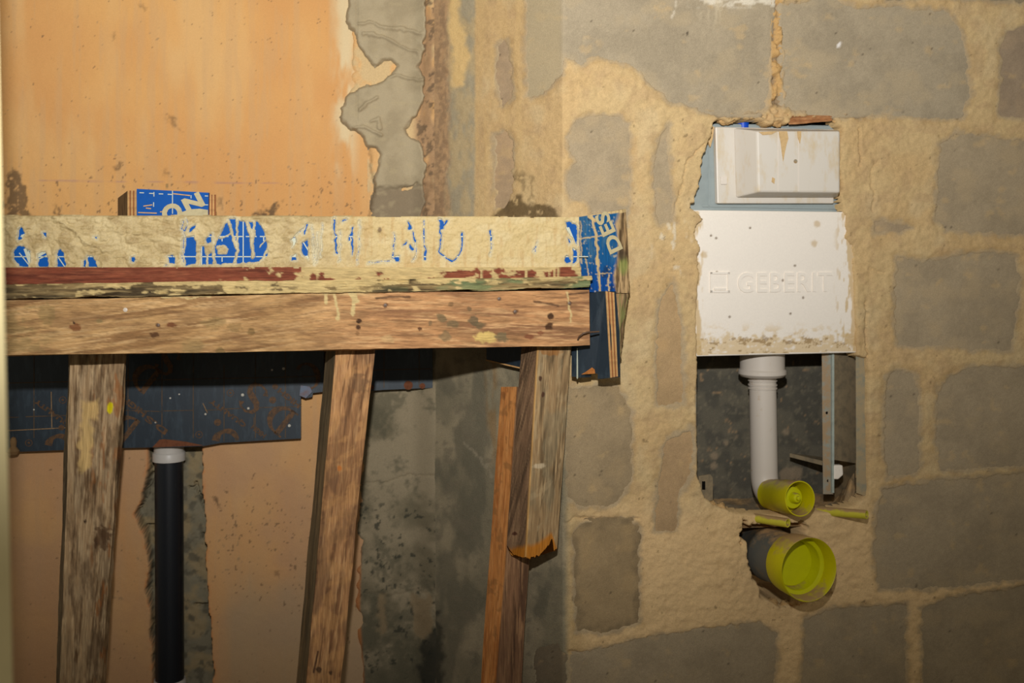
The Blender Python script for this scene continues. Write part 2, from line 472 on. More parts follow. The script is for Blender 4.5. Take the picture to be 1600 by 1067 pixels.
def back_col(U, V, h):
    c = np.broadcast_to(lin(214, 162, 98), U.shape + (3,)).copy()
    c = mix(c, lin(206, 150, 90), 0.8 * sstep(0.35, 0.7, fbm(U / 140, V / 170, 4, 1)))
    c = mix(c, lin(214, 174, 118), 0.55 * sstep(0.45, 0.75, fbm(U / 50 + 9, V / 190, 4, 2)))
    c = mix(c, lin(196, 158, 112), 0.35 * sstep(0.5, 0.7, fbm(U / 9, V / 120, 4, 5)))
    c = mix(c, lin(182, 142, 108), 0.6 * sstep(-60, 120, V - 600) * sstep(0.3, 0.7, fbm(U / 80, V / 80, 4, 6)))
    c = mix(c, lin(190, 146, 108), 0.45 * sstep(560, 700, V))
    c = mix(c, lin(168, 148, 118), 0.6 * sstep(860, 980, V + 80 * (fbm(U / 40, V / 40, 4, 3) - 0.5)) * sstep(330, 370, U))
    # worn, paler strip beside the column
    pale = sstep(30, 2, np.abs(U + 8 * (fbm(U / 20, V / 30, 3, 2) - 0.5) - 540)) * sstep(330, 200, V)
    c = mix(c, lin(214, 192, 150), 0.95 * pale * sstep(0.35, 0.6, fbm(U / 18, V / 60, 4, 3) + 0.25 * sstep(200, 0, V)))
    # dark specks and smudges
    near = 0.10 * sstep(200, 330, V) * sstep(560, 500, V) + 0.11 * sstep(320, 350, U) * sstep(720, 800, V) * sstep(560, 470, U) * sstep(1010, 900, V)
    sp = sstep(0.82, 0.86, fbm(U / 4.5, V / 6, 3, 6, 0.6) + near * 0.9)
    c = mix(c, lin(112, 88, 62), 0.75 * sp)
    sp2 = sstep(0.80, 0.84, fbm(U / 10 + 40, V / 9, 4, 7, 0.6) + near * 0.4)
    c = mix(c, lin(150, 124, 92), 0.6 * sp2)
    u2, v2 = warp(U, V, 6, 9, 1)
    for poly, k in (([(10, 345), (8, 290), (22, 262), (34, 270), (42, 320), (56, 345)], 0.8), ([(395, 338), (410, 326), (425, 322), (438, 314), (440, 324), (420, 345)], 0.9),
                    ([(82, 322), (96, 332), (92, 336)], 0.8), ([(260, 262), (270, 266), (266, 276), (260, 274)], 0.5), ([(258, 180), (272, 184), (278, 196), (288, 204), (276, 202)], 0.55),
                    ([(180, 258), (192, 256), (192, 261), (182, 262)], 0.7), ([(330, 777), (340, 780), (346, 796), (338, 792)], 0.8), ([(173, 55), (178, 50), (176, 66)], 0.6), ([(218, 5), (228, 12), (224, 18)], 0.5), ([(428, 894), (440, 890), (438, 902), (430, 904)], 0.5), ([(338, 312), (346, 312), (344, 325), (338, 322)], 0.5)):
        d = poly_sd(u2, v2, poly)
        m = sstep(-3, 3, d) * sstep(0.34, 0.56, fbm(U / 5, V / 6, 3, 2) + 0.12)
        c = mix(c, lin(96, 74, 50), k * m)
    # chalk line and small marks
    c = mix(c, lin(150, 112, 118), 0.45 * sstep(1.8, 0.6, np.abs(V - (281.5 + U * 0.011))) * sstep(50, 70, U) * sstep(490, 440, U) * sstep(0.3, 0.6, fbm(U / 20, V * 0, 3, 4)))
    c = mix(c, lin(70, 84, 60), 0.8 * sstep(1.6, 0.6, np.abs(U - 261)) * sstep(282, 284, V) * sstep(297, 294, V) * sstep(0.4, 0.5, fbm(U * 0, V / 3, 2, 1)))
    # broken chase: bare grey mortar and block
    ch = poly_sd(*warp(U, V, 2.5, 14, 3), CHASE)
    g = mix(np.broadcast_to(lin(128, 120, 98), U.shape + (3,)), lin(150, 132, 98), sstep(0.4, 0.65, fbm(U / 24, V / 24, 4, 5)))
    g = mix(g, lin(92, 86, 70), 0.8 * sstep(0.55, 0.7, fbm(U / 12, V / 12, 4, 2)))
    c = mix(c, g, sstep(-1.0, 1.0, ch))
    c = mix(c, lin(206, 132, 74), 0.6 * sstep(7, 0, -ch) * sstep(0.5, -0.5, ch) * sstep(0.4, 0.6, fbm(U / 10, V / 12, 3, 4)))
    return c

us = grid_axis(-440, 575, -8, 576, 2, 12)
vs = grid_axis(-320, 1116, -8, 1117, 2, 12)
wall_back = patch('wall_back', us, vs, WB.mapfn, back_h, back_col, M_plaster)
wall_back['kind'] = 'structure'

# concrete column and its rough rendered edge
col_right = 694
def column_left(V):
    p = np.array(COLUMN_LEFT); return np.interp(V, p[:, 1], p[:, 0])
def column_h(U, V):
    u2, v2 = warp(U, V, 7, 24, 2)
    d = u2 - column_left(v2)
    top = sstep(345, 330, V)
    h = 0.004 + 0.034 * sstep(640, 686, U) + 0.0015 * (fbm(U / 20, V / 20, 4, 2) - 0.5)
    h = h + top * (0.010 * (fbm(U / 12, V / 14, 4, 3) - 0.5) * sstep(640, 665, U) - 0.004 * sstep(640, 655, U) * sstep(700, 690, U))
    h = h - 0.003 * sstep(2.5, 0.5, line_d(*warp(U, V, 4, 15, 1), [(565, 756), (620, 750), (650, 742), (680, 735)])) * (1 - top)
    h = h - 0.002 * sstep(3, 0.5, line_d(*warp(U, V, 4, 15, 1), [(580, 925), (610, 930), (640, 920), (662, 925), (680, 915)]))
    return np.where(d > 0, h * sstep(-1, 6, d) - 0.002 * sstep(6, -1, d), -0.006)
def column_col(U, V, h):
    c = np.broadcast_to(lin(150, 136, 110), U.shape + (3,)).copy()
    c = mix(c, lin(118, 108, 86), sstep(0.35, 0.65, fbm(U / 45, V / 45, 5, 1)))
    mould = sstep(0.48, 0.68, 0.6 * fbm(U / 26, V / 30, 5, 3) + 0.4 * fbm(U / 6, V / 6, 4, 7) + 0.14 * sstep(670, 615, V) + 0.16 * sstep(900, 1000, V) - 0.12 * sstep(610, 640, U) * sstep(940, 850, V))
    c = mix(c, lin(82, 80, 64), 0.6 * mould)
    c = mix(c, lin(60, 60, 50), 0.8 * sstep(0.70, 0.74, fbm(U / 9, V / 9, 4, 5)) * sstep(760, 800, V))
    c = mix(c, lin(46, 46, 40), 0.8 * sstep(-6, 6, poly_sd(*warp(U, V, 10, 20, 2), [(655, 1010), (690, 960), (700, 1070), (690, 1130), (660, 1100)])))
    for p in ([(590, 930), (602, 930), (602, 985), (594, 992), (588, 980)], [(645, 930), (672, 920), (674, 980), (660, 995), (648, 985)]):
        c = mix(c, lin(142, 122, 92), 0.8 * sstep(-4, 4, poly_sd(*warp(U, V, 6, 14, 2), p)))
    # upper part: rough, stained render scraps
    top = sstep(345, 335, V)
    t = mix(np.broadcast_to(lin(214, 168, 112), U.shape + (3,)), lin(204, 176, 130), sstep(0.4, 0.6, fbm(U / 22, V / 30, 4, 4)))
    t = mix(t, lin(172, 138, 102), sstep(640, 655, U) * sstep(0.3, 0.6, fbm(U / 12, V / 40, 4, 2) + 0.1))
    t = mix(t, lin(158, 130, 100), 0.7 * sstep(676, 697, U + 6 * (fbm(V / 20, V * 0, 3, 3) - 0.5)) * sstep(0.3, 0.5, fbm(U / 9, V / 30, 4, 6) + 0.15))
    t = mix(t, lin(110, 92, 72), 0.8 * sstep(0.62, 0.68, fbm(U / 8, V / 9, 4, 6)) * sstep(640, 655, U))
    t = mix(t, lin(70, 56, 42), 0.7 * sstep(270, 330, V) * sstep(640, 665, U) * sstep(0.45, 0.6, fbm(U / 14, V / 16, 4, 1)))
    c = mix(c, t, top)
    c = mix(c, lin(190, 118, 62), 0.7 * sstep(6, 1, U - column_left(V) - 2 * fbm(U / 6, V / 20, 3, 1)) * sstep(840, 870, V))
    return c
patch('concrete_column', np.arange(524, 700, 2), vs, WB.mapfn, column_h, column_col, M_conc, wall_back)

# fresh mortar patched over the column
PATCH = [(536, -320), (668, -320), (668, 0), (664, 75), (660, 85), (656, 108), (664, 130), (662, 160), (650, 182), (634, 204), (640, 212), (660, 226), (668, 260), (664, 296), (668, 315), (655, 350),
         (575, 350), (586, 292), (585, 275), (592, 240), (588, 232), (574, 230), (562, 210), (545, 200), (530, 185), (533, 168), (545, 145), (560, 138), (575, 134), (598, 128), (612, 118), (620, 104), (610, 96), (598, 100),
         (586, 108), (574, 94), (560, 76), (553, 52), (544, 46)]
RIDGES = [[(560, 40), (575, 36), (592, 43), (625, 48), (655, 55)], [(570, 56), (600, 60), (612, 68), (650, 84)], [(600, 126), (620, 118), (640, 126), (664, 128)], [(550, 200), (570, 198), (580, 206), (596, 214)], [(562, 172), (580, 160), (588, 152)], [(582, 190), (590, 186), (594, 204)]]
def fresh_h(U, V):
    u2, v2 = warp(U, V, 3, 12, 4)
    d = poly_sd(u2, v2, PATCH)
    h = 0.015 + 0.034 * sstep(640, 686, U) + 0.006 * (fbm(U / 45, V / 45, 4, 3) - 0.5) + 0.0014 * (fbm(U / 6, V / 6, 3, 1) - 0.5)
    for r in RIDGES: h = h + 0.0055 * sstep(4.0, 0.5, line_d(u2, v2, r))
    h = h - 0.003 * sstep(1.8, 0.6, np.abs(U - 558)) * sstep(192, 185, V)
    h = h - 0.007 * sstep(288, 296, v2 + (u2 - 620) * 0.05)
    h = h - 0.009 * sstep(3, 0.5, line_d(u2, v2, [(628, 298), (640, 294), (652, 286)])) 
    return np.where(d > -4, h * sstep(-3, 5, d) - 0.006 * sstep(1, -3, d), -0.008)
def fresh_col(U, V, h):
    c = np.broadcast_to(lin(170, 155, 126), U.shape + (3,)).copy()
    c = mix(c, lin(158, 143, 115), sstep(0.4, 0.7, fbm(U / 30, V / 30, 4, 2)))
    c = mix(c, lin(128, 112, 90), 0.8 * sstep(288, 300, V + 6 * (fbm(U / 14, V / 14, 3, 2) - 0.5)))
    c = mix(c, lin(176, 160, 126), 0.4 * sstep(0.55, 0.8, fbm(U / 14, V / 7, 5, 6)))
    return c
patch('mortar_patch', np.arange(522, 682, 1.5), np.concatenate([np.arange(-320, -4, 8), np.arange(-4, 352, 1.5)]), WB.mapfn, fresh_h, fresh_col, M_fresh, wall_back,
      keep=lambda U, V: poly_sd(*warp(U, V, 3, 12, 4), PATCH) > -4)

# ------------------------------------------------------------------ setting: blockwork wall
BLOCKS = {
 'a': [(822, -180), (1207, -180), (1207, 20), (1203, 60), (1202, 140), (1196, 165), (1184, 179), (1130, 178), (1092, 171), (1045, 157), (1012, 126), (988, 102), (962, 93), (935, 88), (905, 100), (882, 88), (876, 118), (846, 148), (824, 150)],
 'b': [(1222, 8), (1300, -2), (1335, 12), (1400, 12), (1480, 20), (1497, 40), (1510, 90), (1514, 150), (1500, 183), (1440, 184), (1380, 178), (1300, 179), (1240, 175), (1226, 165), (1224, 100)],
 'c': [(1562, 70), (1574, 50), (1600, 44), (1780, 40), (1780, 184), (1600, 184), (1562, 180), (1566, 120)],
 'd': [(888, 215), (900, 190), (920, 182), (965, 183), (981, 195), (983, 270), (982, 330), (975, 350), (930, 342), (915, 312), (888, 308), (889, 268), (902, 252), (890, 236)],
 'e': [(1030, 215), (1046, 196), (1044, 250), (1050, 300), (1052, 345), (1030, 350), (1025, 320), (1022, 250)],
 'f': [(1472, 228), (1492, 208), (1600, 222), (1780, 226), (1780, 366), (1600, 365), (1478, 361), (1462, 340), (1467, 270)],
 'g': [(1367, 345), (1395, 348), (1422, 354), (1408, 361), (1368, 362)],
 'h': [(1402, 402), (1440, 410), (1490, 400), (1540, 394), (1584, 398), (1592, 430), (1588, 500), (1578, 546), (1520, 545), (1480, 541), (1404, 540), (1398, 480)],
 'i': [(1384, 592), (1400, 580), (1428, 582), (1434, 620), (1436, 722), (1428, 738), (1388, 745), (1380, 700), (1382, 640)],
 'j': [(1468, 608), (1482, 588), (1510, 576), (1600, 574), (1780, 570), (1780, 716), (1600, 728), (1472, 734), (1462, 690)],
 'k': [(1370, 790), (1380, 764), (1460, 752), (1600, 740), (1780, 724), (1780, 884), (1600, 904), (1500, 916), (1374, 920), (1366, 860)],
 'l': [(1442, 950), (1480, 935), (1600, 916), (1780, 890), (1780, 1090), (1600, 1100), (1442, 1105)],
 'm': [(1258, 968), (1300, 952), (1380, 948), (1415, 944), (1412, 1110), (1252, 1110)],
 'n': [(892, 1026), (920, 1018), (1000, 1000), (1100, 985), (1185, 974), (1214, 990), (1206, 1110), (895, 1110)],
 'o': [(897, 832), (915, 816), (985, 812), (997, 826), (998, 970), (985, 978), (950, 986), (902, 985)],
 'p': [(886, 606), (960, 604), (984, 640), (986, 740), (976, 770), (950, 792), (905, 790), (886, 776)],
 'q': [(1040, 690), (1080, 668), (1084, 700), (1078, 740), (1060, 772), (1056, 826), (1024, 828), (1028, 760)],
 'r': [(1032, 470), (1050, 440), (1066, 520), (1066, 630), (1027, 632), (1025, 560)],
 's': [(1386, 4), (1440, -8), (1600, 4), (1780, 10), (1780, -160), (1386, -160)],
 't': [(838, 1015), (870, 1006), (884, 1030), (884, 1110), (836, 1110)],
 'u': [(778, 70), (790, 62), (798, 100), (800, 150), (788, 166), (778, 140)],
 'v': [(776, 212), (790, 206), (802, 220), (800, 300), (792, 325), (776, 325)],
}
OPENING = [(1096, 246), (1108, 215), (1113, 194), (1126, 187), (1150, 184), (1186, 183), (1197, 192), (1226, 194), (1233, 182), (1300, 181), (1306, 192), (1315, 197), (1315, 330), (1322, 362), (1334, 425), (1338, 555), (1354, 559), (1355, 700), (1356, 775), (1338, 790), (1290, 800), (1240, 806), (1196, 806), (1150, 802), (1115, 790), (1100, 778),
           (1088, 745), (1087, 600), (1087, 470), (1090, 440), (1088, 400), (1086, 360), (1096, 340), (1078, 325), (1092, 285)]
DRAIN_HOLE = [(1156, 812), (1200, 818), (1240, 815), (1262, 822), (1262, 850), (1300, 870), (1300, 925), (1260, 945), (1222, 946), (1192, 938), (1184, 916), (1172, 890), (1165, 862), (1160, 840)]

def block_field(U, V):
    u2, v2 = warp(U, V, 3.5, 11, 2)
    d = np.full(U.shape, -60.0)
    for k, p in BLOCKS.items(): d = np.maximum(d, poly_sd(u2, v2, p))
    return d
def open_warp(U, V):
    a, b = warp(U, V, 5.5, 16, 3, 5); k = sstep(440, 400, V) * 0.8 + 0.2
    return U + (a - U) * k, V + (b - V) * k
def right_h(U, V):
    d = block_field(U, V)
    lower = sstep(340, 560, V) * sstep(892, 878, U)
    h = 0.0022 + 0.005 * (fbm(U / 50, V / 50, 4, 5) - 0.5) + 0.0036 * (fbm(U / 9, V / 9, 4, 6) - 0.5) * (1 - 0.75 * sstep(900, 860, U)) + 0.0016 * (fbm(U / 4, V / 4, 2, 1) - 0.5)
    h = h + 0.006 * (fbm(U / 26, V / 20, 4, 2) - 0.5) * sstep(1090, 1130, U) * sstep(1380, 1330, U) * sstep(780, 830, V) * sstep(1000, 940, V)
    h = h * (1 - 0.6 * lower)
    h = h * (1 - 0.7 * sstep(-14, 0, d)) - 0.005 * sstep(-1.0, 3.5, d)
    u2, v2 = warp(U, V, 3, 9, 5)
    # open joint full of mortar crumbs, and the gap under the upper blocks
    j = sstep(9, 6.5, np.abs(u2 - 1214)) * sstep(170, 160, V)
    crumbs = fbm(U / 7, V / 10, 3, 6)
    h = np.where(j > 0, h * (1 - j) + j * (-0.016 + 0.030 * crumbs), h)
    b = sstep(34, 24, np.hypot((u2 - 1208) * 0.95, (v2 - 182) * 1.5)) * sstep(1.0, 3, 0 - d + 1)
    h = h + b * (0.014 * (fbm(U / 6, V / 6, 4, 3) - 0.4))
    gap = np.minimum(line_d(u2, v2, [(1094, 172), (1125, 180), (1160, 181), (1192, 182)]), line_d(u2, v2, [(1262, 176), (1300, 180), (1352, 182)]))
    h = h - 0.022 * sstep(3.2, 1.2, gap)
    # rough rim round the cistern opening
    lip = poly_sd(*open_warp(U, V), OPENING)
    h = h - 0.030 * sstep(-1.5, 3.5, lip) ** 2
    oc = -poly_sd(U, V, OPENING)
    h = h + 0.008 * sstep(60, 5, oc) * (fbm(U / 30, V / 60, 4, 1) - 0.25)
    h = h - 0.004 * sstep(2.5, 0.8, line_d(u2, v2, [(1050, 345), (1062, 300), (1072, 250), (1098, 226)])) - 0.004 * sstep(2.2, 0.8, line_d(u2, v2, [(1341, 200), (1343, 260)])) - 0.005 * sstep(2.5, 0.8, line_d(u2, v2, [(1352, 470), (1354, 560), (1353, 770)]))
    h = h - 0.004 * sstep(3, 0.8, line_d(u2, v2, [(890, 1018), (920, 1022), (1000, 1001), (1100, 984), (1190, 975)])) - 0.003 * sstep(3, .8, line_d(u2, v2, [(884, 816), (900, 808), (930, 812), (1000, 812)]))
    h = h - 0.003 * sstep(2.5, .6, line_d(u2, v2, [(1360, 420), (1384, 428)])) - 0.003 * sstep(2.5, .6, line_d(u2, v2, [(1366, 330), (1360, 270), (1370, 250)]))
    # hole round the drain pipe
    dh = poly_sd(*warp(U, V, 6, 12, 4), DRAIN_HOLE)
    h = h - 0.12 * sstep(0, 7, dh)
    return h
def right_col(U, V, h):
    c = np.broadcast_to(lin(203, 175, 128), U.shape + (3,)).copy()
    c = mix(c, lin(200, 168, 120), 0.8 * sstep(0.38, 0.68, fbm(U / 70, V / 70, 5, 1)))
    c = mix(c, lin(204, 180, 138), 0.6 * sstep(0.5, 0.75, fbm(U / 35 + 20, V / 45, 4, 3)))
    c = mix(c, lin(186, 156, 116), 0.5 * sstep(0.5, 0.7, fbm(U / 18, V / 18, 4, 6)))
    c = c * (1 + 0.20 * (fbm(U / 3.6, V / 3.6, 3, 2) - 0.5))[..., None]
    c = mix(c, lin(236, 200, 148), 0.8 * sstep(740, 840, V) * sstep(895, 930, U))
    # stained grey band near the blocks' edges
    d = block_field(U, V)
    c = mix(c, lin(172, 140, 94), 0.55 * sstep(-16, -1, d) * sstep(0.35, 0.65, fbm(U / 14, V / 14, 4, 5)))
    c = mix(c, lin(172, 154, 126), 0.75 * sstep(-9, -0.5, d + 9 * (fbm(U / 10, V / 10, 4, 7) - 0.5)))
    # corner strips, upper part
    up = sstep(348, 336, V)
    s1 = sstep(746, 741, U + 3 * (fbm(V / 16, V * 0, 3, 1) - 0.5))
    g = mix(np.broadcast_to(lin(168, 156, 130), U.shape + (3,)), lin(186, 166, 128), sstep(0.4, 0.65, fbm(U / 16, V / 30, 4, 2)))
    g = mix(g, lin(222, 190, 132), sstep(-6, 5, poly_sd(*warp(U, V, 8, 22, 3), [(700, -320), (724, -320), (722, 40), (733, 60), (731, 100), (722, 140), (708, 135), (704, 60)])))
    rough = mix(np.broadcast_to(lin(186, 152, 114), U.shape + (3,)), lin(158, 130, 100), sstep(0.42, 0.6, 0.5 * fbm(U / 7, V / 22, 4, 3) + 0.5 * fbm(U / 3, V / 5, 3, 5)))
    g = mix(g, rough, sstep(708, 696, U + 14 * (fbm(U / 9, V / 20, 4, 1) - 0.5)))
    c = mix(c, g, up * s1)
    c = mix(c, lin(206, 174, 122), 0.5 * up * sstep(742, 748, U) * sstep(822, 815, U) * sstep(0.4, 0.6, fbm(U / 8, V / 120, 4, 4)))
    # mould above the formwork
    u2, v2 = warp(U, V, 10, 18, 2)
    for p, k in (([(770, 345), (776, 328), (800, 312), (812, 305), (822, 316), (850, 322), (872, 326), (878, 345)], 0.85), ([(810, 275), (818, 268), (818, 300), (812, 300)], 0.6), ([(824, 272), (832, 280), (832, 310), (828, 312)], 0.6)):
        c = mix(c, lin(92, 74, 48), k * sstep(-4, 5, poly_sd(u2, v2, p)) * sstep(0.3, 0.5, fbm(U / 6, V / 9, 3, 4) + 0.1))
    # bare concrete below the formwork
    low = sstep(430, 480, V) * sstep(892, 880, U + 6 * (fbm(U / 20, V / 20, 3, 3) - 0.5))
    g = mix(np.broadcast_to(lin(164, 150, 122), U.shape + (3,)), lin(140, 130, 106), sstep(0.35, 0.65, fbm(U / 40, V / 60, 5, 2)))
    g = mix(g, lin(104, 100, 84), 0.6 * sstep(0.48, 0.68, fbm(U / 24, V / 50, 6, 4) + 0.10 * sstep(735, 700, np.abs(U - 712) + 690)))
    g = mix(g, lin(128, 118, 98), 0.6 * sstep(0.6, 0.7, fbm(U / 14, V / 12, 4, 7)))
    g = mix(g, lin(150, 112, 62), 0.5 * sstep(14, 4, np.abs(U - 768 - (V - 600) * 0.05)) * sstep(740, 690, V) * sstep(0.35, 0.6, fbm(U / 8, V / 40, 3, 2)))
    g = mix(g, lin(160, 148, 124), 0.7 * sstep(3, 1, line_d(*warp(U, V, 5, 10, 1), [(725, 690), (745, 715), (760, 725), (770, 745)])))
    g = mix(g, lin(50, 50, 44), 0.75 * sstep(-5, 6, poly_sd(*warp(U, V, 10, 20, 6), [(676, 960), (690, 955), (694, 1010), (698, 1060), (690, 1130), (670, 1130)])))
    c = mix(c, g, low)
    # ochre crumbs in the open joint
    j = sstep(10, 6, np.abs(U - 1213)) * sstep(172, 162, V)
    c = mix(c, mix(np.broadcast_to(lin(196, 158, 104), U.shape + (3,)), lin(150, 128, 100), sstep(0.45, 0.35, fbm(U / 7, V / 10, 3, 6))), j)
    # white efflorescence
    ef = sstep(0.6, 0.72, fbm(U / 9, V / 16, 4, 3))
    c = mix(c, lin(226, 214, 190), 0.6 * ef * (sstep(40, 20, np.hypot(U - 1050, (V - 385) * 0.7)) + sstep(45, 20, np.hypot(U - 1160, (V - 2) * 3))))
    # damp dark rings and scribed cracks
    c = mix(c, lin(110, 90, 62), 0.6 * sstep(0.80, 0.85, fbm(U / 7, V / 9, 3, 5, 0.6)) * sstep(860, 900, U))
    return c
us = grid_axis(682, 1790, 682, 1604, 2, 12)
vs = grid_axis(-180, 1205, -8, 1075, 2, 12)
us[0] = 680
wall_right = patch('wall_right', us, vs, right_map, right_h, right_col, M_mortar, keep=lambda U, V: poly_sd(*open_warp(U, V), OPENING) < 4.5)
wall_right['kind'] = 'structure'

BL_COL = {'a': (168, 153, 128), 'b': (168, 153, 128), 'c': (160, 140, 116), 'u': (178, 154, 124), 'v': (182, 156, 124), 'o': (168, 144, 108), 'p': (164, 143, 111), 'q': (180, 150, 112), 'r': (182, 152, 112), 'g': (168, 148, 120), 's': (150, 134, 108), 't': (130, 116, 94)}
def make_block(key, poly):
    p = np.array(poly, float)
    ctr = p.mean(0)
    a, b = p.min(0) - 12, p.max(0) + 12
    base = lin(*BL_COL.get(key, (170, 152, 124)))
    sx = sum(map(ord, key)) * 13.7
    def hf(U, V):
        d = poly_sd(*warp(U, V, 1.5, 8, 3), poly)
        h = 0.0007 * (fbm(U / 40 + sx, V / 40, 3, 4) - 0.5) + 0.0008 * (fbm(U / 4 + sx, V / 4, 3, 1) - 0.5)
        if key == 'a':
            h = h - 0.0022 * sstep(1202, 1209, U)
        return h - 0.016 * sstep(-5, -10, d)
    def cf(U, V, h):
        c = np.broadcast_to(base, U.shape + (3,)).copy()
        c = mix(c, base * 0.88, sstep(0.35, 0.7, fbm(U / 40 + sx, V / 40, 5, 1)))
        c = c * (1 + 0.22 * (fbm(U / 3.5 + sx, V / 3.5, 3, 2) - 0.5))[..., None]
        c = mix(c, base * np.array([1.12, 1.08, 1.0]), 0.6 * sstep(0.5, 0.75, fbm(U / 30 - sx, V / 30, 4, 3)))
        c = mix(c, lin(204, 172, 122), 0.35 * sstep(0.68, 0.80, fbm(U / 22 + sx, V / 18, 4, 5)))
        c = mix(c, lin(74, 64, 50), 0.7 * sstep(0.84, 0.88, fbm(U / 5 + sx, V / 5, 3, 6, 0.6)))
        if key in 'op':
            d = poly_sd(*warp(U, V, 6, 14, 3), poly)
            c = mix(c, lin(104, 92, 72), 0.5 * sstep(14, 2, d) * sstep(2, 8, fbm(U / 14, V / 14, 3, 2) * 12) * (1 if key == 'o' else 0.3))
        if key == 'b':
            c = mix(c, lin(232, 226, 220), 0.95 * sstep(5.0, 3.0, np.hypot((U - 1311) * 1.2 + (V - 70) * .5, V - 70)))
        if key == 'a':
            c = mix(c, lin(186, 168, 132), 0.6 * sstep(882, 872, U))
            c = mix(c, lin(226, 216, 196), 0.8 * sstep(0.5, 0.66, fbm(U / 14, V / 6, 4, 2) + 0.25 * sstep(14, 2, V) * sstep(1080, 1110, U)) * sstep(16, 6, V) * sstep(1070, 1090, U) * sstep(-34, -16, V))
            c = mix(c, lin(216, 204, 182), 0.6 * sstep(1.6, .5, line_d(*warp(U, V, 2, 8, 2), [(1058, 0), (1054, 18), (1050, 30)])))
            c = mix(c, lin(206, 190, 160), 0.5 * sstep(0.55, 0.65, fbm(U / 6, V / 40, 4, 2)) * sstep(30, 10, np.abs(U - 1110)) * sstep(60, 10, V))
            c = mix(c, lin(60, 52, 44), 0.9 * sstep(1.6, .6, line_d(U, V, [(1073, 50), (1076, 56)])))
        return c
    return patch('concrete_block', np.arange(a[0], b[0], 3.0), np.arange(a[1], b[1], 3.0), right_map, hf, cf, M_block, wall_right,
                 keep=lambda U, V: poly_sd(*warp(U, V, 1.5, 8, 3), poly) > -11)
for k_, p_ in BLOCKS.items(): make_block(k_, p_)

# a paint fleck, and the pocket behind the cistern
def wpatch(name, corners, n, m, hfn, colfn, mat, parent):
    """bilinear 3D patch through four corners (tl, tr, br, bl) with relief along its normal"""
    c = np.asarray(corners, float)
    a = np.linspace(0, 1, n); b = np.linspace(0, 1, m)
    A, B = np.meshgrid(a, b)
    P = ((1 - A) * (1 - B))[..., None] * c[0] + (A * (1 - B))[..., None] * c[1] + (A * B)[..., None] * c[2] + ((1 - A) * B)[..., None] * c[3]
    nn = np.cross(c[1] - c[0], c[3] - c[0]); nn /= np.linalg.norm(nn)
    if nn @ (c[0] - CAM) > 0: nn = -nn
    h = hfn(A, B)
    P = P + nn * h[..., None]
    u, v = px(P)
    col = colfn(u, v, A, B)
    idx = np.arange(n * m).reshape(m, n)
    q = np.stack([idx[1:, :-1], idx[1:, 1:], idx[:-1, 1:], idx[:-1, :-1]], -1).reshape(-1, 4)
    return add_mesh(name, P, q, mat, parent, col.reshape(-1, 3))
def R(u, v, off=0.0): return WR.pt(np.array(float(u)), np.array(float(v)), off)
def B_(u, v, off=0.0): return FB.pt(np.array(float(u)), np.array(float(v)), off)
def W_(u, v, off=0.0): return WB.pt(np.array(float(u)), np.array(float(v)), off)

def pocket_col(u, v, A, B):
    c = np.broadcast_to(lin(104, 98, 84), u.shape + (3,)).copy()
    c = mix(c, lin(88, 84, 74), sstep(0.4, 0.6, fbm(u / 20, v / 20, 5, 2)))
    c = mix(c, lin(136, 126, 104), 0.5 * sstep(0.60, 0.78, fbm(u / 5, v / 5, 4, 3)))
    c = mix(c, lin(176, 142, 104), 0.6 * sstep(0.74, 0.80, fbm(u / 9 + 4, v / 9, 4, 6)))
    for x, y, r in ((1116, 712, 8), (1115, 728, 8), (1134, 692, 6), (1150, 683, 5), (1228, 675, 7), (1244, 738, 12), (1230, 742, 14)):
        c = mix(c, lin(150, 132, 108), 0.8 * sstep(r, r - 4, np.hypot(u - x, v - y) + 4 * (fbm(u / 5, v / 5, 3, 1) - 0.5)))
    return c
wpatch('pocket_back', [R(1050, 160, -.15), R(1370, 160, -.15), R(1370, 800, -.15), R(1050, 800, -.15)], 120, 200, lambda A, B: 0.003 * (fbm(A * 30, B * 60, 4, 2) - 0.5), pocket_col, M_conc, wall_right)
def side_col(u, v, A, B):
    return mix(np.broadcast_to(lin(150, 128, 96), u.shape + (3,)), lin(110, 98, 78), sstep(0.4, 0.6, fbm(A * 9, B * 40, 4, 2)))
def depth_pt(P, off): return P + WR.n * off
for nm, u0 in (('pocket_side', 1072), ('pocket_side', 1362)):
    wpatch(nm, [R(u0, 170, -.004), depth_pt(R(u0, 170), -.16), depth_pt(R(u0, 830), -.16), R(u0, 830, -.004)], 12, 80, lambda A, B: 0.002 * (fbm(A * 9, B * 30, 3, 1) - 0.5), side_col, M_mortar, wall_right)
def bed_col(u, v, A, B):
    c = mix(np.broadcast_to(lin(186, 152, 108), u.shape + (3,)), lin(150, 128, 98), sstep(0.4, 0.62, fbm(u / 16, v / 9, 5, 2)))
    return mix(c, lin(120, 114, 98), 0.7 * sstep(0.5, 0.62, fbm(u / 24 + 5, v / 12, 4, 4)) * sstep(0.75, 0.4, B))
def bed_h(A, B):
    heap = np.exp(-((A - .865) / .055) ** 2) * sstep(.05, .45, B) * sstep(1.0, .8, B)
    return 0.006 * (fbm(A * 22, B * 8, 5, 3) - 0.5) * sstep(1.0, .6, B) + heap * (0.034 + 0.060 * fbm(A * 34, B * 9, 5, 5, .6)) + 0.012 * sstep(0.25, 0.0, A) * sstep(0.5, 1, B)
wpatch('mortar_bed', [R(1070, 782, -.15), R(1366, 768, -.15), R(1366, 818, -.020), R(1070, 828, -.020)], 200, 70, bed_h, bed_col, M_mortar, wall_right)
wpatch('pocket_top', [R(1070, 186, 0), R(1366, 186, 0), depth_pt(R(1366, 186), -.16), depth_pt(R(1070, 186), -.16)], 30, 10, lambda A, B: 0 * A, side_col, M_mortar, wall_right)

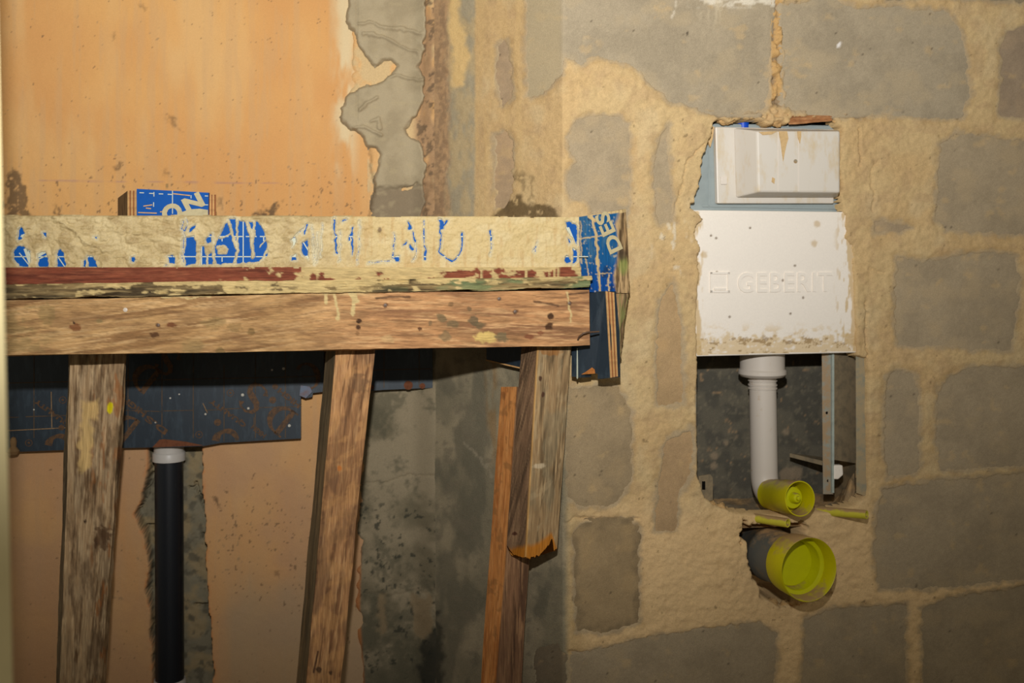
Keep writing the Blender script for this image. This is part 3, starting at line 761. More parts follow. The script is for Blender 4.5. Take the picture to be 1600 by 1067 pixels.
# floor and the near door reveal
def floor_grid():
    x = np.linspace(-1.6, 1.7, 60); y = np.linspace(-1.0, 2.35, 60)
    X, Y = np.meshgrid(x, y)
    P = np.stack([X, Y, 0.004 * (fbm(X * 6, Y * 6, 4, 2) - 0.7)], -1)
    idx = np.arange(3600).reshape(60, 60)
    q = np.stack([idx[:-1, :-1], idx[:-1, 1:], idx[1:, 1:], idx[1:, :-1]], -1).reshape(-1, 4)
    o = add_mesh('floor', P, q, M_floor); o['kind'] = 'structure'
floor_grid()
jx0, jx1 = -0.3835, -0.3395
def jamb(x, z): return np.array([(x, .80, z), (x - .056, .752, z), (x - .16, .752, z), (x - .16, .80, z)])
o = prism('trim_1', jamb(jx0, 1.9), jamb(jx1, 0.0), M_jamb, bevel=0.003)
o['kind'] = 'structure'

# ------------------------------------------------------------------ formwork
def wood(s, t, base, dark, light, k=0, skew=0.0, fine=1.0):
    tt = t + skew * s
    g1 = fbm(s * 7 + 3 * k, tt * 110 * fine, 5, k)
    g2 = fbm(s * 26, tt * 420 * fine, 3, k + 1)
    g3 = fbm(s * 9 + k, t * 14, 4, k + 2)
    c = mix(np.broadcast_to(lin(*base), s.shape + (3,)), lin(*dark), 0.9 * sstep(0.46, 0.70, g1))
    c = mix(c, lin(*light), 0.8 * sstep(0.48, 0.74, g2))
    c = mix(c, lin(*dark) * 0.6, 0.6 * sstep(0.66, 0.76, fbm(s * 12 + 2 * k, tt * 230 * fine, 4, k + 3)))
    return mix(c, lin(*dark), 0.45 * sstep(0.48, 0.72, g3))
def spot(c, u, v, x, y, rx, ry, col, k=0.9, rag=0.5):
    d = np.hypot((u - x) / rx, (v - y) / ry) + rag * (fbm(u / 5, v / 5, 3, 3) - 0.5) * 2
    return mix(c, lin(*col), k * sstep(1.15, 0.75, d))

# blue film-faced board behind, its printed marks and the cement slurry over it
fb = thing('formwork_board', 'long blue film-faced board splashed with beige cement above red plank', 'board', B_(420, 420, -.02))
pprism('panel', [(-170, 341), (903, 344), (903, 416.5), (-170, 416.5)], FB, -.014, -.028, M_blue, fb)
def strips(name, segs, plane, off, wpx, mat, parent):
    V_ = []; Fc = []
    for (x0, y0), (x1, y1) in segs:
        d = np.array([x1 - x0, y1 - y0], float); d /= np.hypot(*d); nn = np.array([-d[1], d[0]]) * wpx / 2
        q = np.array([(x0, y0) - nn, (x1, y1) - nn, (x1, y1) + nn, (x0, y0) + nn])
        f = plane.pt(q[:, 0], q[:, 1], off); b = f - plane.n * 0.0004
        i = len(V_) * 8
        V_.append(np.concatenate([f, b]))
        Fc += [[i, i + 1, i + 2, i + 3], [i + 7, i + 6, i + 5, i + 4]] + [[i + j, i + 4 + j, i + 4 + (j + 1) % 4, i + (j + 1) % 4] for j in range(4)]
    return add_mesh(name, np.concatenate(V_), Fc, mat, parent, smooth=False, kind='stuff')
segs = []
for vv in (369.5, 401): segs += [((x, vv), (x + (17 if vv < 380 else 64), vv)) for x in np.arange(10, 880, 22 if vv < 380 else 65)]
segs += [((x, 345), (x, 415)) for x in (55, 120, 185, 250, 315, 380, 445, 510)] + [((x + 32, 369), (x + 32, 377)) for x in np.arange(55, 500, 65)] + [((x + 32, 401), (x + 32, 409)) for x in np.arange(55, 500, 65)]
segs += [((30, 395), (50, 420)), ((36, 372), (24, 384)), ((60, 405), (80, 396)), ((89, 399), (102, 418)), ((884, 352), (901, 386)), ((473, 377), (484, 395)), ((456, 400), (470, 398))]
strips('printed_grid', segs, FB, -.0135, 1.6, M_print, fb)
strips('printed_bars', [((36, 366), (46, 392)), ((40, 388), (50, 416)), ((56, 400), (72, 391)), ((458, 372), (462, 400)), ((470, 405), (484, 402)), ((886, 356), (900, 390))], FB, -.0133, 7, M_print, fb)

WIN = [[(30, 360), (34, 355), (39, 364), (35, 372), (28, 376)], [(22, 392), (26, 386), (37, 384), (46, 393), (48, 408), (42, 419), (30, 416), (22, 405)], [(67, 362), (72, 362), (73, 371), (69, 369)],
       [(61, 396), (70, 393), (75, 402), (75, 421), (62, 421), (60, 412)], [(90, 393), (94, 390), (98, 394), (103, 415), (89, 421)], [(130, 408), (134, 405), (134, 419), (130, 417)], [(138, 400), (144, 401), (150, 408), (152, 419), (138, 420)],
       [(147, 370), (153, 370), (151, 374)], [(205, 402), (211, 399), (212, 407), (206, 410)],
       [(263, 399), (270, 399), (273, 403), (273, 412), (264, 411)], [(291, 371), (303, 369), (307, 380), (306, 412), (290, 415), (288, 395)], [(295, 362), (300, 354), (306, 351), (304, 358), (297, 363)], [(314, 385), (318, 384), (322, 400), (322, 413), (314, 414)], [(325, 398), (332, 394), (332, 412), (325, 413)],
       [(322, 375), (328, 366), (334, 365), (334, 379), (324, 379)],
       [(336, 382), (344, 366), (352, 352), (360, 341), (368, 340), (376, 346), (392, 348), (402, 346), (412, 360), (418, 382), (417, 400), (405, 408), (380, 411), (340, 413), (336, 405)],
       [(456, 374), (461, 370), (463, 378), (458, 386)], [(456, 402), (463, 398), (463, 407), (455, 406)], [(472, 380), (481, 374), (482, 405), (472, 398)],
       [(637, 345), (640, 347), (644, 357), (639, 359)], [(616, 403), (624, 400), (624, 409), (617, 409)], [(884, 346), (898, 349), (902, 352), (902, 384), (896, 374), (886, 358)], [(886, 371), (893, 378), (889, 382)], [(882, 403), (886, 400), (892, 408), (890, 412), (884, 411)], [(895, 388), (902, 390), (901, 408), (895, 413)]]
DRIPS = [([(357, 345), (363, 368), (371, 392), (366, 414)], 2.3), ([(370, 342), (371, 390)], 1.5), ([(385, 345), (393, 372), (395, 402)], 2.6), ([(397, 348), (395, 378)], 2.2), ([(334, 345), (332, 375), (334, 415)], 1.8), ([(419, 372), (406, 386)], 1.0), ([(420, 384), (409, 408)], 1.4), ([(344, 373), (360, 366)], 1.2), ([(385, 352), (392, 360)], 1.6), ([(31, 378), (44, 383)], 2.0)]
THIN = [([(523, 341), (522, 356), (525, 372), (526, 396)], 1.5), ([(541, 341), (536, 347)], 1.3), ([(551, 355), (550, 398)], 1.2), ([(549, 364), (546, 376)], 1.4), ([(562, 345), (561, 395)], .5), ([(532, 360), (530, 408)], .5), ([(560, 395), (558, 412)], .6), ([(645, 362), (649, 378)], 1.1), ([(640, 384), (645, 390)], 1.8), ([(630, 385), (636, 378)], .8), ([(576, 411), (612, 408)], .8), ([(662, 345), (663, 378), (666, 400)], 1.0), ([(665, 393), (664, 406)], 1.6), ([(616, 365), (614, 404)], .8), ([(650, 380), (651, 396), (645, 408)], .6),
        ([(687, 345), (689, 370), (687, 394), (697, 404), (706, 408), (714, 403), (721, 391), (723, 364)], 1.2), ([(688, 343), (691, 355)], 3), ([(698, 345), (693, 352)], 1.3), ([(722, 366), (722, 376)], 1.6), ([(766, 362), (768, 374)], 1.6), ([(768, 374), (766, 398)], .7), ([(838, 384), (833, 392)], .7), ([(286, 345), (284, 358), (290, 362), (294, 348), (290, 341)], .8), ([(288, 362), (286, 412)], .7), ([(456, 376), (478, 352)], .6), ([(480, 350), (474, 366)], 1.1), ([(487, 352), (492, 412)], .5), ([(496, 362), (494, 410)], .4), ([(504, 350), (500, 400)], .4), ([(284, 398), (284, 412)], .5), ([(258, 414), (262, 414)], .8), ([(840, 378), (836, 394)], .6)]
def slurry_d(U, V):
    u2, v2 = warp(U, V, 1.3, 5, 2, 3)
    d = np.full(U.shape, -60.0)
    for p in WIN: d = np.maximum(d, poly_sd(u2, v2, p))
    for p, w_ in DRIPS: d = np.minimum(d, line_d(u2, v2, p) - w_)
    d = np.minimum(d, -poly_sd(u2, v2, [(339, 383), (352, 383), (356, 390), (354, 398), (340, 397)]))
    for p, w_ in THIN: d = np.maximum(d, w_ - line_d(*warp(U, V, 1.6, 7, 4, 3), p))
    return d
def slurry_h(U, V):
    d = slurry_d(U, V)
    wr = fbm(U / 13, V / 9, 4, 5)
    h = 0.0034 + 0.0040 * (fbm(U / 26, V / 20, 4, 3) - 0.5) + 0.011 * (np.abs(wr - 0.5) - 0.1) * (0.35 + 0.65 * sstep(560, 430, U)) + 0.0020 * (fbm(U / 4, V / 4, 3, 6) - 0.5)
    h = h + 0.0025 * sstep(5, 1, line_d(*warp(U, V, 3, 12, 2), [(86, 340), (110, 356), (130, 372), (160, 390)])) - 0.0015 * sstep(7, 2, line_d(*warp(U, V, 3, 12, 2), [(78, 346), (104, 364), (126, 380)]))
    h = np.maximum(h, 0.001) + 0.001 * sstep(412, 417, V)
    h = h * sstep(0.9, -1.6, d) - 0.0022 * sstep(-0.4, 0.8, d)
    return h - 0.006 * sstep(340, 335, V)
def slurry_col(U, V, h):
    c = np.broadcast_to(lin(186, 164, 118), U.shape + (3,)).copy()
    c = mix(c, lin(198, 174, 122), sstep(430, 620, U))
    c = mix(c, lin(164, 140, 96), 0.8 * sstep(0.42, 0.7, fbm(U / 16, V / 14, 5, 1)) * sstep(640, 460, U))
    c = mix(c, lin(206, 186, 140), 0.6 * sstep(0.5, 0.72, fbm(U / 30, V / 18, 4, 4)))
    c = mix(c, lin(168, 130, 66), 0.55 * sstep(5, 1, np.abs(U - 555)) * sstep(365, 380, V) * sstep(415, 400, V))
    c = mix(c, lin(178, 140, 84), 0.4 * sstep(0.55, 0.7, fbm(U / 7, V / 40, 4, 6)) * sstep(500, 560, U))
    c = mix(c, lin(92, 64, 36), 0.8 * sstep(5, 2, np.hypot(U - 593, (V - 360) * 0.8) + 4 * (fbm(U / 3, V / 3, 2, 1) - 0.5)))
    d = slurry_d(U, V)
    return mix(c, lin(196, 192, 168), 0.6 * sstep(-4, -0.5, d))
us = np.concatenate([np.arange(-170, -6, 6), np.arange(-6, 904.5, 1.25)])
patch('cement_slurry', us, np.arange(333, 420.5, 1.25), lambda U, V: (FB.pt(U, V, -.0135), np.broadcast_to(FB.n, U.shape + (3,))), slurry_h, slurry_col, M_cement, fb,
      keep=lambda U, V: V > 335 + U * 0.004 + 4.5 * (fbm(U / 40, V * 0, 5, 2) - 0.5))

# concrete counter poured behind the board
bk = []
top_z = B_(400, 352)[2]; bot_z = B_(400, 470)[2]
pl = [B_(-170, CV, -.048), B_(900, CV, -.048), WA2.pt(np.array(860.), np.array(CV), .004), WA2.pt(np.array(738.), np.array(CV), .004), WA1.pt(np.array(686.), np.array(CV), .004), W_(-200, CV, .004)]
f_ = np.array([(p[0], p[1], top_z) for p in pl]); b__ = np.array([(p[0], p[1], bot_z) for p in pl])
cc = tag(prism('concrete_counter', f_, b__, M_floor), 'freshly cast concrete counter slab between the blue board and the back wall', 'counter')

# red edge plank
def red_col(i, s, t, u, v):
    c = wood(s, t, (120, 62, 42), (96, 48, 34), (142, 82, 56), 2)
    cem = lin(186, 162, 112)
    n = fbm(u / 14, v / 10, 5, 4)
    low = sstep(0.35, 0.6, n + 0.9 * sstep(436, 447, v + 10 * sstep(330, 420, u)) - 0.25 - 0.3 * sstep(300, 250, u))
    bare = [(330, 420, 0.35), (460, 505, 0.05)]
    cover = np.interp(u, [0, 300, 360, 420, 445, 470, 500, 515, 640, 700, 760, 860, 905], [-.45, -.4, -.3, -.16, -.14, -.12, -.08, .14, .14, -.06, -.20, -.18, -.26])
    up = sstep(426, 418, v) * sstep(440, 520, u) * 0.3
    m = sstep(0.40, 0.50, n + cover + up + 0.25 * sstep(438, 446, v) * sstep(250, 420, u))
    for x in (752, 770, 822, 872, 866): m = np.maximum(m, sstep(2.4, 1.0, np.abs(u - x - 1.5 * (fbm(v / 6, v * 0, 2, 2) - .5))))
    c = mix(c, lin(112, 84, 56), 0.5 * sstep(0.5, 0.65, fbm(u / 10, v / 6, 3, 1)) * sstep(440, 444, v))
    return mix(c, cem, m * (i == 0))
def PB(u, v, off): return B_(u, v, off)
o = loft('red_plank', [PB(-170, 418, -.006), PB(-170, 447, -.006), PB(-170, 447, -.036), PB(-170, 418, -.036)], [PB(908, 417.5, -.006), PB(908, 436, -.006), PB(908, 436, -.036), PB(908, 417.5, -.036)],
         500, [18, 3, 3, 3], red_col, M_wood, None, hfn=lambda i, s, t, b: (0.002 * (fbm(s * 60, t * 200, 4, 2) - 0.5)), wander=0.001)
tag(o, 'narrow dark red plank edge under the cement splashed blue board', 'plank')

# rotten mossy batten
def bat_col(i, s, t, u, v):
    c = wood(s, t, (142, 118, 78), (60, 48, 34), (170, 146, 100), 4, 0.0, 0.8)
    c = mix(c, lin(58, 50, 36), 0.7 * sstep(0.55, 0.7, fbm(s * 14, t * 160, 5, 2)) * sstep(560, 300, u) + 0 * u)
    c = mix(c, lin(108, 124, 84), 0.75 * sstep(0.42, 0.6, fbm(s * 16, t * 60, 4, 6)) * sstep(560, 760, u))
    cover = np.interp(u, [0, 240, 262, 300, 330, 380, 500, 540, 600, 700, 905], [-.16, -.14, .0, -.06, .02, .06, .22, .14, -.06, -.18, -.22])
    cem = sstep(0.46, 0.56, fbm(u / 18, v / 8, 5, 3) + cover + 0.22 * sstep(449, 440, v))
    c = mix(c, lin(192, 168, 116), cem * ((i == 0) | (i == 3)))
    return c
o = loft('mossy_batten', [PB(-170, 447, .004), PB(-170, 470.5, .004), PB(-170, 470.5, -.03), PB(-170, 447, -.03)], [PB(927, 432, .004), PB(922, 449, .004), PB(922, 449, -.03), PB(927, 432, -.03)],
         520, [16, 4, 3, 4], bat_col, M_wood, None, hfn=lambda i, s, t, b: 0.006 * (fbm(s * 40, t * 160, 4, 5) - 0.5) + 0.004 * (fbm(s * 12, t * 300, 3, 3) - 0.5), wander=0.0022, seed=3,
         endfn=lambda i, b, a: 0.012 * np.where(a > 0.95, (fbm(b * 6 + i, b * 0, 3, 2) - 0.7), 0))
tag(o, 'thin rotten green-tinged batten crusted with cement lying on the brown timber plank', 'batten')

# main timber plank
pk = thing('timber_plank', 'wide brown sawn timber plank across the top of the props', 'plank', PB(420, 558, -.016))
def plank_col(i, s, t, u, v):
    c = wood(s, t, (190, 150, 100), (134, 98, 62), (212, 174, 124), 5, 0.12)
    c = mix(c, wood(s, t, (182, 134, 90), (136, 96, 66), (206, 162, 114), 1, -0.05), sstep(420, 620, u))
    c = mix(c, lin(130, 96, 64), 0.5 * sstep(0.52, 0.68, fbm(u / 60 + v / 25, v / 9 - u / 90, 4, 3)))
    c = mix(c, lin(140, 120, 78), 0.5 * sstep(0.54, 0.68, fbm(u / 24, v / 18, 4, 6)) * sstep(0.0, 1, sstep(520, 540, v) * sstep(260, 300, u) * sstep(420, 380, u) + sstep(120, 40, u)))
    for x, y, rx, ry, cl, k in ((118, 512, 9, 6, (112, 62, 32), .8), (115, 504, 2, 2.5, (50, 34, 22), .9), (247, 508, 4, 3, (84, 52, 30), .9), (242, 523, 8, 4.5, (84, 54, 32), .9), (268, 507, 9, 3.5, (112, 66, 40), .9),
                                (561, 502, 4, 3.5, (60, 38, 24), .95), (560, 512, 4, 4, (66, 42, 28), .95), (558, 521, 4, 3, (120, 86, 54), .7), (690, 496, 8, 8, (112, 96, 68), .8), (708, 506, 10, 6, (112, 96, 68), .75), (696, 526, 9, 9, (122, 104, 74), .7), (740, 500, 8, 10, (96, 84, 62), .85), (750, 508, 9, 6, (104, 90, 64), .8), (672, 505, 4, 4, (110, 92, 66), .7), (734, 482, 4, 4, (100, 84, 60), .7),
                                (760, 527, 18, 9, (206, 176, 106), .95), (784, 527, 10, 8, (116, 100, 72), .9), (805, 487, 4, 4, (88, 58, 36), .9), (860, 494, 5, 5, (64, 40, 24), .95), (858, 510, 6.5, 6, (70, 44, 26), .95), (828, 526, 9, 4, (118, 70, 46), .85), (845, 520, 6, 3, (124, 76, 50), .8), (602, 477, 4, 4, (104, 70, 46), .8), (890, 474, 4, 4, (84, 54, 34), .9), (705, 475, 5, 4, (116, 88, 58), .7), (780, 467, 4, 3, (112, 84, 56), .7), (656, 514, 3, 3, (84, 52, 32), .9),
                                (335, 505, 20, 9, (136, 114, 72), .5), (365, 512, 12, 8, (124, 100, 62), .55), (392, 518, 6, 6, (112, 88, 52), .7), (344, 548, 9, 5, (110, 90, 54), .7), (72, 490, 14, 16, (140, 118, 74), .5), (156, 502, 6, 4, (150, 130, 86), .6), (605, 530, 14, 6, (190, 160, 112), .5)):
        c = spot(c, u, v, x, y, rx, ry, cl, k)
    dark = np.minimum(np.minimum(line_d(u, v, [(588, 466), (622, 463), (640, 464)]), line_d(u, v, [(835, 471), (860, 475), (872, 478)])), line_d(u, v, [(885, 460), (918, 457)]))
    c = mix(c, lin(66, 44, 32), 0.8 * sstep(3, 0.8, dark + 2 * (fbm(u / 6, v / 4, 3, 2) - 0.4)))
    # cement runs from the batten
    cem = np.full(u.shape, 60.0)
    for p, w_ in (([(524, 455), (526, 480), (528, 498)], 2.2), ([(553, 452), (552, 475), (551, 490)], 3.5), ([(508, 455), (508, 472)], 3), ([(548, 455), (556, 470)], 5), ([(886, 455), (888, 475), (892, 492), (892, 503)], 1.4), ([(250, 462), (300, 466), (330, 462)], 1.5)):
        cem = np.minimum(cem, line_d(*warp(u, v, 2, 8, 2), p) - w_)
    crust = sstep(464, 455, v - 0.0 * u) * sstep(470, 510, u) * sstep(600, 560, u) * sstep(0.42, 0.5, fbm(u / 9, v / 7, 4, 2) + 0.15)
    c = mix(c, lin(198, 174, 122), np.maximum(sstep(0.8, -0.8, cem), crust) * (i == 0))
    return c
def plank_h(i, s, t, b):
    return 0.0012 * (fbm(s * 20, t * 300, 4, 2) - 0.5) - 0.004 * sstep(0.06, 0.0, b) * (fbm(s * 12, s * 0, 3, 3)) * (i == 0)
loft('board', [PB(-170, 472, 0), PB(-170, 559, 0), PB(-170, 559, -.032), PB(-170, 472, -.032)], [PB(921, 452, 0), PB(922, 540, 0), PB(922, 540, -.032), PB(921, 452, -.032)],
     620, [58, 8, 6, 6], plank_col, M_wood, pk, hfn=plank_h, wander=0.0022, seed=5)
def nail(u, v, parent, mat, r=0.0032, label=None):
    P = PB(u, v, .0004)
    return lathe('nail', P, FB.n, [(0, -.01), (r * .4, -.01), (r * .4, -.0004), (r, -.0004), (r, .0008), (0, .0012)], mat, parent, 16)
n_ = nail(196, 484, pk, M_nailhead); n_['label'] = 'bright new nail head'
for x, y in ((602, 477), (805, 487), (890, 474), (780, 467), (247, 508)): nail(x, y, pk, M_nail, 0.0026)
tube('bent_nail', [PB(903, 531, .001), PB(905, 526, .010), PB(911, 521, .014), PB(918, 519, .012), PB(928, 518.5, .006), PB(936, 518, .002)], [.0014] * 6, M_nail, pk, 10)

# ragged blue end sheet
EP = Plane(940, 1.826, 0.30)
es = thing('plywood_offcut', 'weathered blue plywood offcut with frayed right edge beside the block wall', 'board', EP.pt(np.array(940.), np.array(500.)))
RIGHT_EDGE = [(977, 329), (979, 345), (976, 365), (983, 392), (982, 420), (985, 450), (984, 490), (979, 506), (972, 520), (968, 545)]
def ep_col(i, s, t, u, v):
    blue = mix(np.broadcast_to(lin(14, 80, 130), u.shape + (3,)), lin(0, 64, 132), sstep(400, 445, v))
    blue = mix(blue, lin(70, 108, 128), 0.5 * sstep(0.52, 0.66, fbm(u / 7, v / 30, 4, 2)) * sstep(420, 390, v))
    blue = mix(blue, lin(170, 160, 136), 0.7 * sstep(0.70, 0.75, fbm(u / 3, v / 5, 3, 3)))
    blue = mix(blue, lin(20, 24, 40), 0.5 * sstep(0.7, 0.75, fbm(u / 7 + 9, v / 22, 3, 5)))
    edge = np.interp(v, [329, 350, 380, 410, 430, 450, 470, 500], [968, 962, 966, 964, 958, 962, 968, 964])
    wd = sstep(-4, 3, u + 8 * (fbm(u / 6, v / 22, 4, 1) - 0.5) - edge)
    wood_ = mix(np.broadcast_to(lin(176, 146, 104), u.shape + (3,)), lin(92, 72, 48), sstep(0.42, 0.62, fbm(u / 3, v / 40, 4, 4)))
    wood_ = mix(wood_, lin(128, 140, 70), 0.7 * sstep(10, 4, np.hypot((u - 974), (v - 415) * 0.5)))
    wood_ = mix(wood_, lin(64, 52, 40), 0.8 * sstep(10, 3, np.hypot(u - 972, (v - 398) * .7)) + 0.6 * sstep(470, 500, v) * sstep(0.4, 0.6, fbm(u / 6, v / 6, 3, 2)))
    c = mix(blue, wood_, wd)
    cem = np.full(u.shape, 60.0)
    for p, w_ in (([(903, 335), (904, 412), (905, 416)], 1.9), ([(908, 345), (908, 380), (908, 410)], .9), ([(924, 332), (929, 360), (934, 390), (935, 410), (937, 455)], 2.0), ([(906, 373), (925, 370), (942, 368)], .9), ([(951, 430), (951, 455)], 1.1), ([(930, 429), (956, 427)], .7), ([(925, 340), (920, 338), (930, 345)], 2.2), ([(934, 405), (934, 412)], 3), ([(914, 400), (920, 428), (918, 436)], .9)):
        cem = np.minimum(cem, line_d(*warp(u, v, 1.6, 7, 2), p) - w_)
    cem = np.minimum(cem, 8 * (v - 339 + (u - 900) * 0.09) + 14 * (fbm(u / 8, v / 8, 3, 2) - 0.4))
    return mix(c, lin(192, 166, 118), sstep(.7, -.7, cem))
def EPp(u, v, off=0): return EP.pt(np.array(float(u)), np.array(float(v)), off)
loft('sheet', [EPp(888, 341), EPp(978, 327), EPp(978, 327, -.018), EPp(888, 341, -.018)], [EPp(894, 456), EPp(985, 458), EPp(985, 458, -.018), EPp(894, 456, -.018)],
     120, [72, 10, 6, 3], ep_col, M_wood_v, es, hfn=lambda i, s, t, b: 0.0006 * (fbm(s * 90, t * 200, 3, 2) - 0.5) + ((i == 0) * -0.006 * sstep(0.86, 1.0, b) + (i == 1) * (-0.006)) * fbm(s * 20, t * 400, 3, 3),
     wander=0.0012)
def sliver_col(i, s, t, u, v):
    c = wood(s, t, (150, 120, 82), (74, 58, 40), (180, 150, 108), 3)
    return mix(c, lin(120, 128, 70), 0.6 * sstep(0.55, 0.65, fbm(s * 30, t * 200, 3, 2)))
loft('splintered_edge', [EPp(960, 440, -.002), EPp(985, 440, -.004), EPp(985, 440, -.018), EPp(960, 440, -.018)], [EPp(962, 566, -.002), EPp(971, 556, -.004), EPp(971, 556, -.018), EPp(962, 566, -.018)],
     60, [12, 6, 6, 3], sliver_col, M_wood_v, es, hfn=lambda i, s, t, b: 0.006 * (fbm(s * 60, t * 200, 4, 2) - 0.6), wander=0.005, seed=2)
# rotated print reads upwards on this offcut
lettering('printed_letters', 'DES', EP, 951, 363, 114, 24, .0012, .0004, M_print_tan, es, bold=0.03, width=66)

# black offcut below it
BP = thing('black_plywood_offcut', 'small black film-faced plywood offcut with torn foot behind the plank end', 'board', PB(930, 590, -.03))
fl = [(893, 456, -.052), (946, 455, -.018), (952, 520, -.018), (953, 590, -.018), (942, 592, -.026), (934, 592, -.030), (934, 584, -.031), (929, 583, -.034), (908, 585, -.044), (907, 590, -.044), (893, 588, -.052)]
Fr = np.array([PB(*p) for p in fl]); dirb = PB(965, 500, -.026) - PB(948, 500, -.018)
Bk = Fr + dirb * 1.0 - FB.n * 0.004
prism('sheet', Fr, Bk, M_black, BP)
tr = [(908, 585, -.0442), (915, 581, -.040), (925, 574, -.0345), (929, 577, -.0325), (930, 583.5, -.033)]
tf = np.array([PB(*p) for p in tr]) + FB.n * 0.0006
o = prism('torn_veneer', tf, tf - FB.n * 0.001, mat_flat('torn_ply', (186, 116, 56), 0.8, 0.2, 0.3, 200, 0.3), BP)
def ply_edge(parent, tl, bl, tr_, br, layers=5, dark_first=False, proud=0.0008):
    """plywood seen on edge: each ply its own thin strip, alternately proud"""
    tl, bl, tr_, br = map(np.asarray, (tl, bl, tr_, br))
    nn = np.cross(tr_ - tl, bl - tl); nn /= np.linalg.norm(nn)
    if nn @ (tl - CAM) > 0: nn = -nn
    for j in range(layers):
        a, b = j / layers, (j + 1) / layers
        q = np.array([tl * (1 - a) + tr_ * a, tl * (1 - b) + tr_ * b, bl * (1 - b) + br * b, bl * (1 - a) + br * a])
        d = (j % 2 == 0) != dark_first
        f = q + nn * (proud * (1.6 if d else 0.4))
        prism('ply_layer', f, q - nn * 0.002, M_ply if d else M_ply_dark, parent)
ply_edge(BP, PB(946, 455, -.0178), PB(953.5, 590, -.0178), PB(959, 457, -.024), PB(965, 588, -.026), 5)
lathe('drip', PB(902, 592, -.045), np.array([0, 0, 1.0]), [(.0005, 0), (.0016, .002), (.0012, .03), (.0008, .05)], M_print, BP, 8)

# ------------------------------------------------------------------ props
def below(p0, p1, vv):
    """continue an edge given at two rows to row vv"""
    (u0, v0), (u1, v1) = p0, p1
    return u0 + (u1 - u0) * (vv - v0) / (v1 - v0)
def edge_pts(e, Yt, Yb, vt, vb):
    return at(np.array(below(*e, vt)), np.array(float(vt)), np.array(Yt)), at(np.array(below(*e, vb)), np.array(float(vb)), np.array(Yb))
def prop(name, edges, depths, vt, colfn, hamp, wander, seed, n=420, ms=(14, 46, 14, 14), parent=None, endfn=None, vb=None, Yb_shift=0.0):
    """edges: (u,v) pairs at two rows for far-left, front-left, front-right, back-right"""
    A = []; Bm = []
    for e, Y in zip(edges, depths):
        vbb = vb if vb else CV + (H - 0.002) * F / (Y + Yb_shift)
        a, b = edge_pts(e, Y, Y + Yb_shift, vt, vbb); A.append(a); Bm.append(b)
    return loft(name, A, Bm, n, list(ms), colfn, M_wood_v, parent, hfn=lambda i, s, t, b: hamp * (fbm(s * 14, t * 180, 4, seed) - 0.5), wander=wander, seed=seed, endfn=endfn)

def leg1_col(i, s, t, u, v):
    c = wood(s, t, (170, 140, 104), (98, 74, 50), (196, 168, 130), 3, 0.04)
    c = mix(c, lin(166, 142, 110), 0.5 * sstep(0.45, 0.62, fbm(u / 14, v / 40, 5, 6)))
    c = mix(c, lin(84, 60, 38), 0.6 * sstep(0.50, 0.70, 0.5 * fbm(u / 16, v / 60, 5, 1) + 0.5 * fbm(u / 5, v / 18, 5, 2) + 0.06 * sstep(130, 150, u)))
    c = mix(c, lin(150, 92, 44), 0.6 * sstep(0.6, 0.7, fbm(u / 10 + 7, v / 40, 4, 4)) * sstep(135, 150, u))
    wood_pale = poly_sd(*warp(u, v, 6, 16, 2), [(128, 628), (150, 625), (152, 650), (143, 660), (142, 730), (130, 742), (122, 700), (127, 660)])
    c = mix(c, lin(206, 172, 112), 0.85 * sstep(-3, 4, wood_pale))
    for x, y, rx, ry in ((172, 637, 5, 9),): c = spot(c, u, v, x, y, rx, ry, (214, 196, 10), 1.0, 0.35)
    c = spot(c, u, v, 160, 840, 14, 18, (70, 42, 20), .7, .8); c = spot(c, u, v, 133, 815, 3, 3, (50, 34, 22), .9)
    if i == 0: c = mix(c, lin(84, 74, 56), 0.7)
    return c
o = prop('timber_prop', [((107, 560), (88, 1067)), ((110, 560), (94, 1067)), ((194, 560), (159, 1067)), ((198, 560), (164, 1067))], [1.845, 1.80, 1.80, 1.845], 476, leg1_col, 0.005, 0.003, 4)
tag(o, 'rough bark-stained timber prop with a yellow paint dab left of the black pipe', 'prop', 'timber props under the plank')
def leg2_col(i, s, t, u, v):
    c = wood(s, t, (172, 126, 84), (118, 82, 54), (200, 154, 106), 6, 0.05)
    c = mix(c, lin(196, 146, 92), 0.4 * sstep(0.5, 0.66, fbm(u / 18 + v / 14, v / 30 - u / 30, 4, 3)))
    c = mix(c, lin(98, 72, 54), 0.5 * sstep(0.52, 0.66, fbm(u / 22, v / 60, 4, 2)))
    c = spot(c, u, v, 560, 600, 12, 16, (106, 80, 58), .6, .8); c = spot(c, u, v, 531, 732, 4, 4, (190, 112, 48), .8)
    c = spot(c, u, v, 499, 1046, 5, 5, (60, 42, 30), .8); c = spot(c, u, v, 517, 1051, 3, 4, (60, 42, 30), .8)
    c = mix(c, lin(60, 34, 24), 0.85 * sstep(2, .8, line_d(u, v, [(497, 1018), (490, 1050)])))
    if i == 0: c = mix(wood(s, t, (140, 116, 84), (96, 82, 60), (160, 134, 96), 2), lin(120, 108, 84), 0.4 * sstep(0.4, 0.6, fbm(s * 12, t * 40, 4, 2)))
    return c
o = prop('timber_prop', [((510, 552), (463, 1067)), ((524, 552), (479, 1067)), ((584, 552), (532, 1067)), ((580, 552), (528, 1067))], [1.875, 1.798, 1.80, 1.875], 476, leg2_col, 0.0016, 0.0022, 6)
tag(o, 'clean reddish-brown sawn timber prop leaning in the middle under the plank', 'prop', 'timber props under the plank')
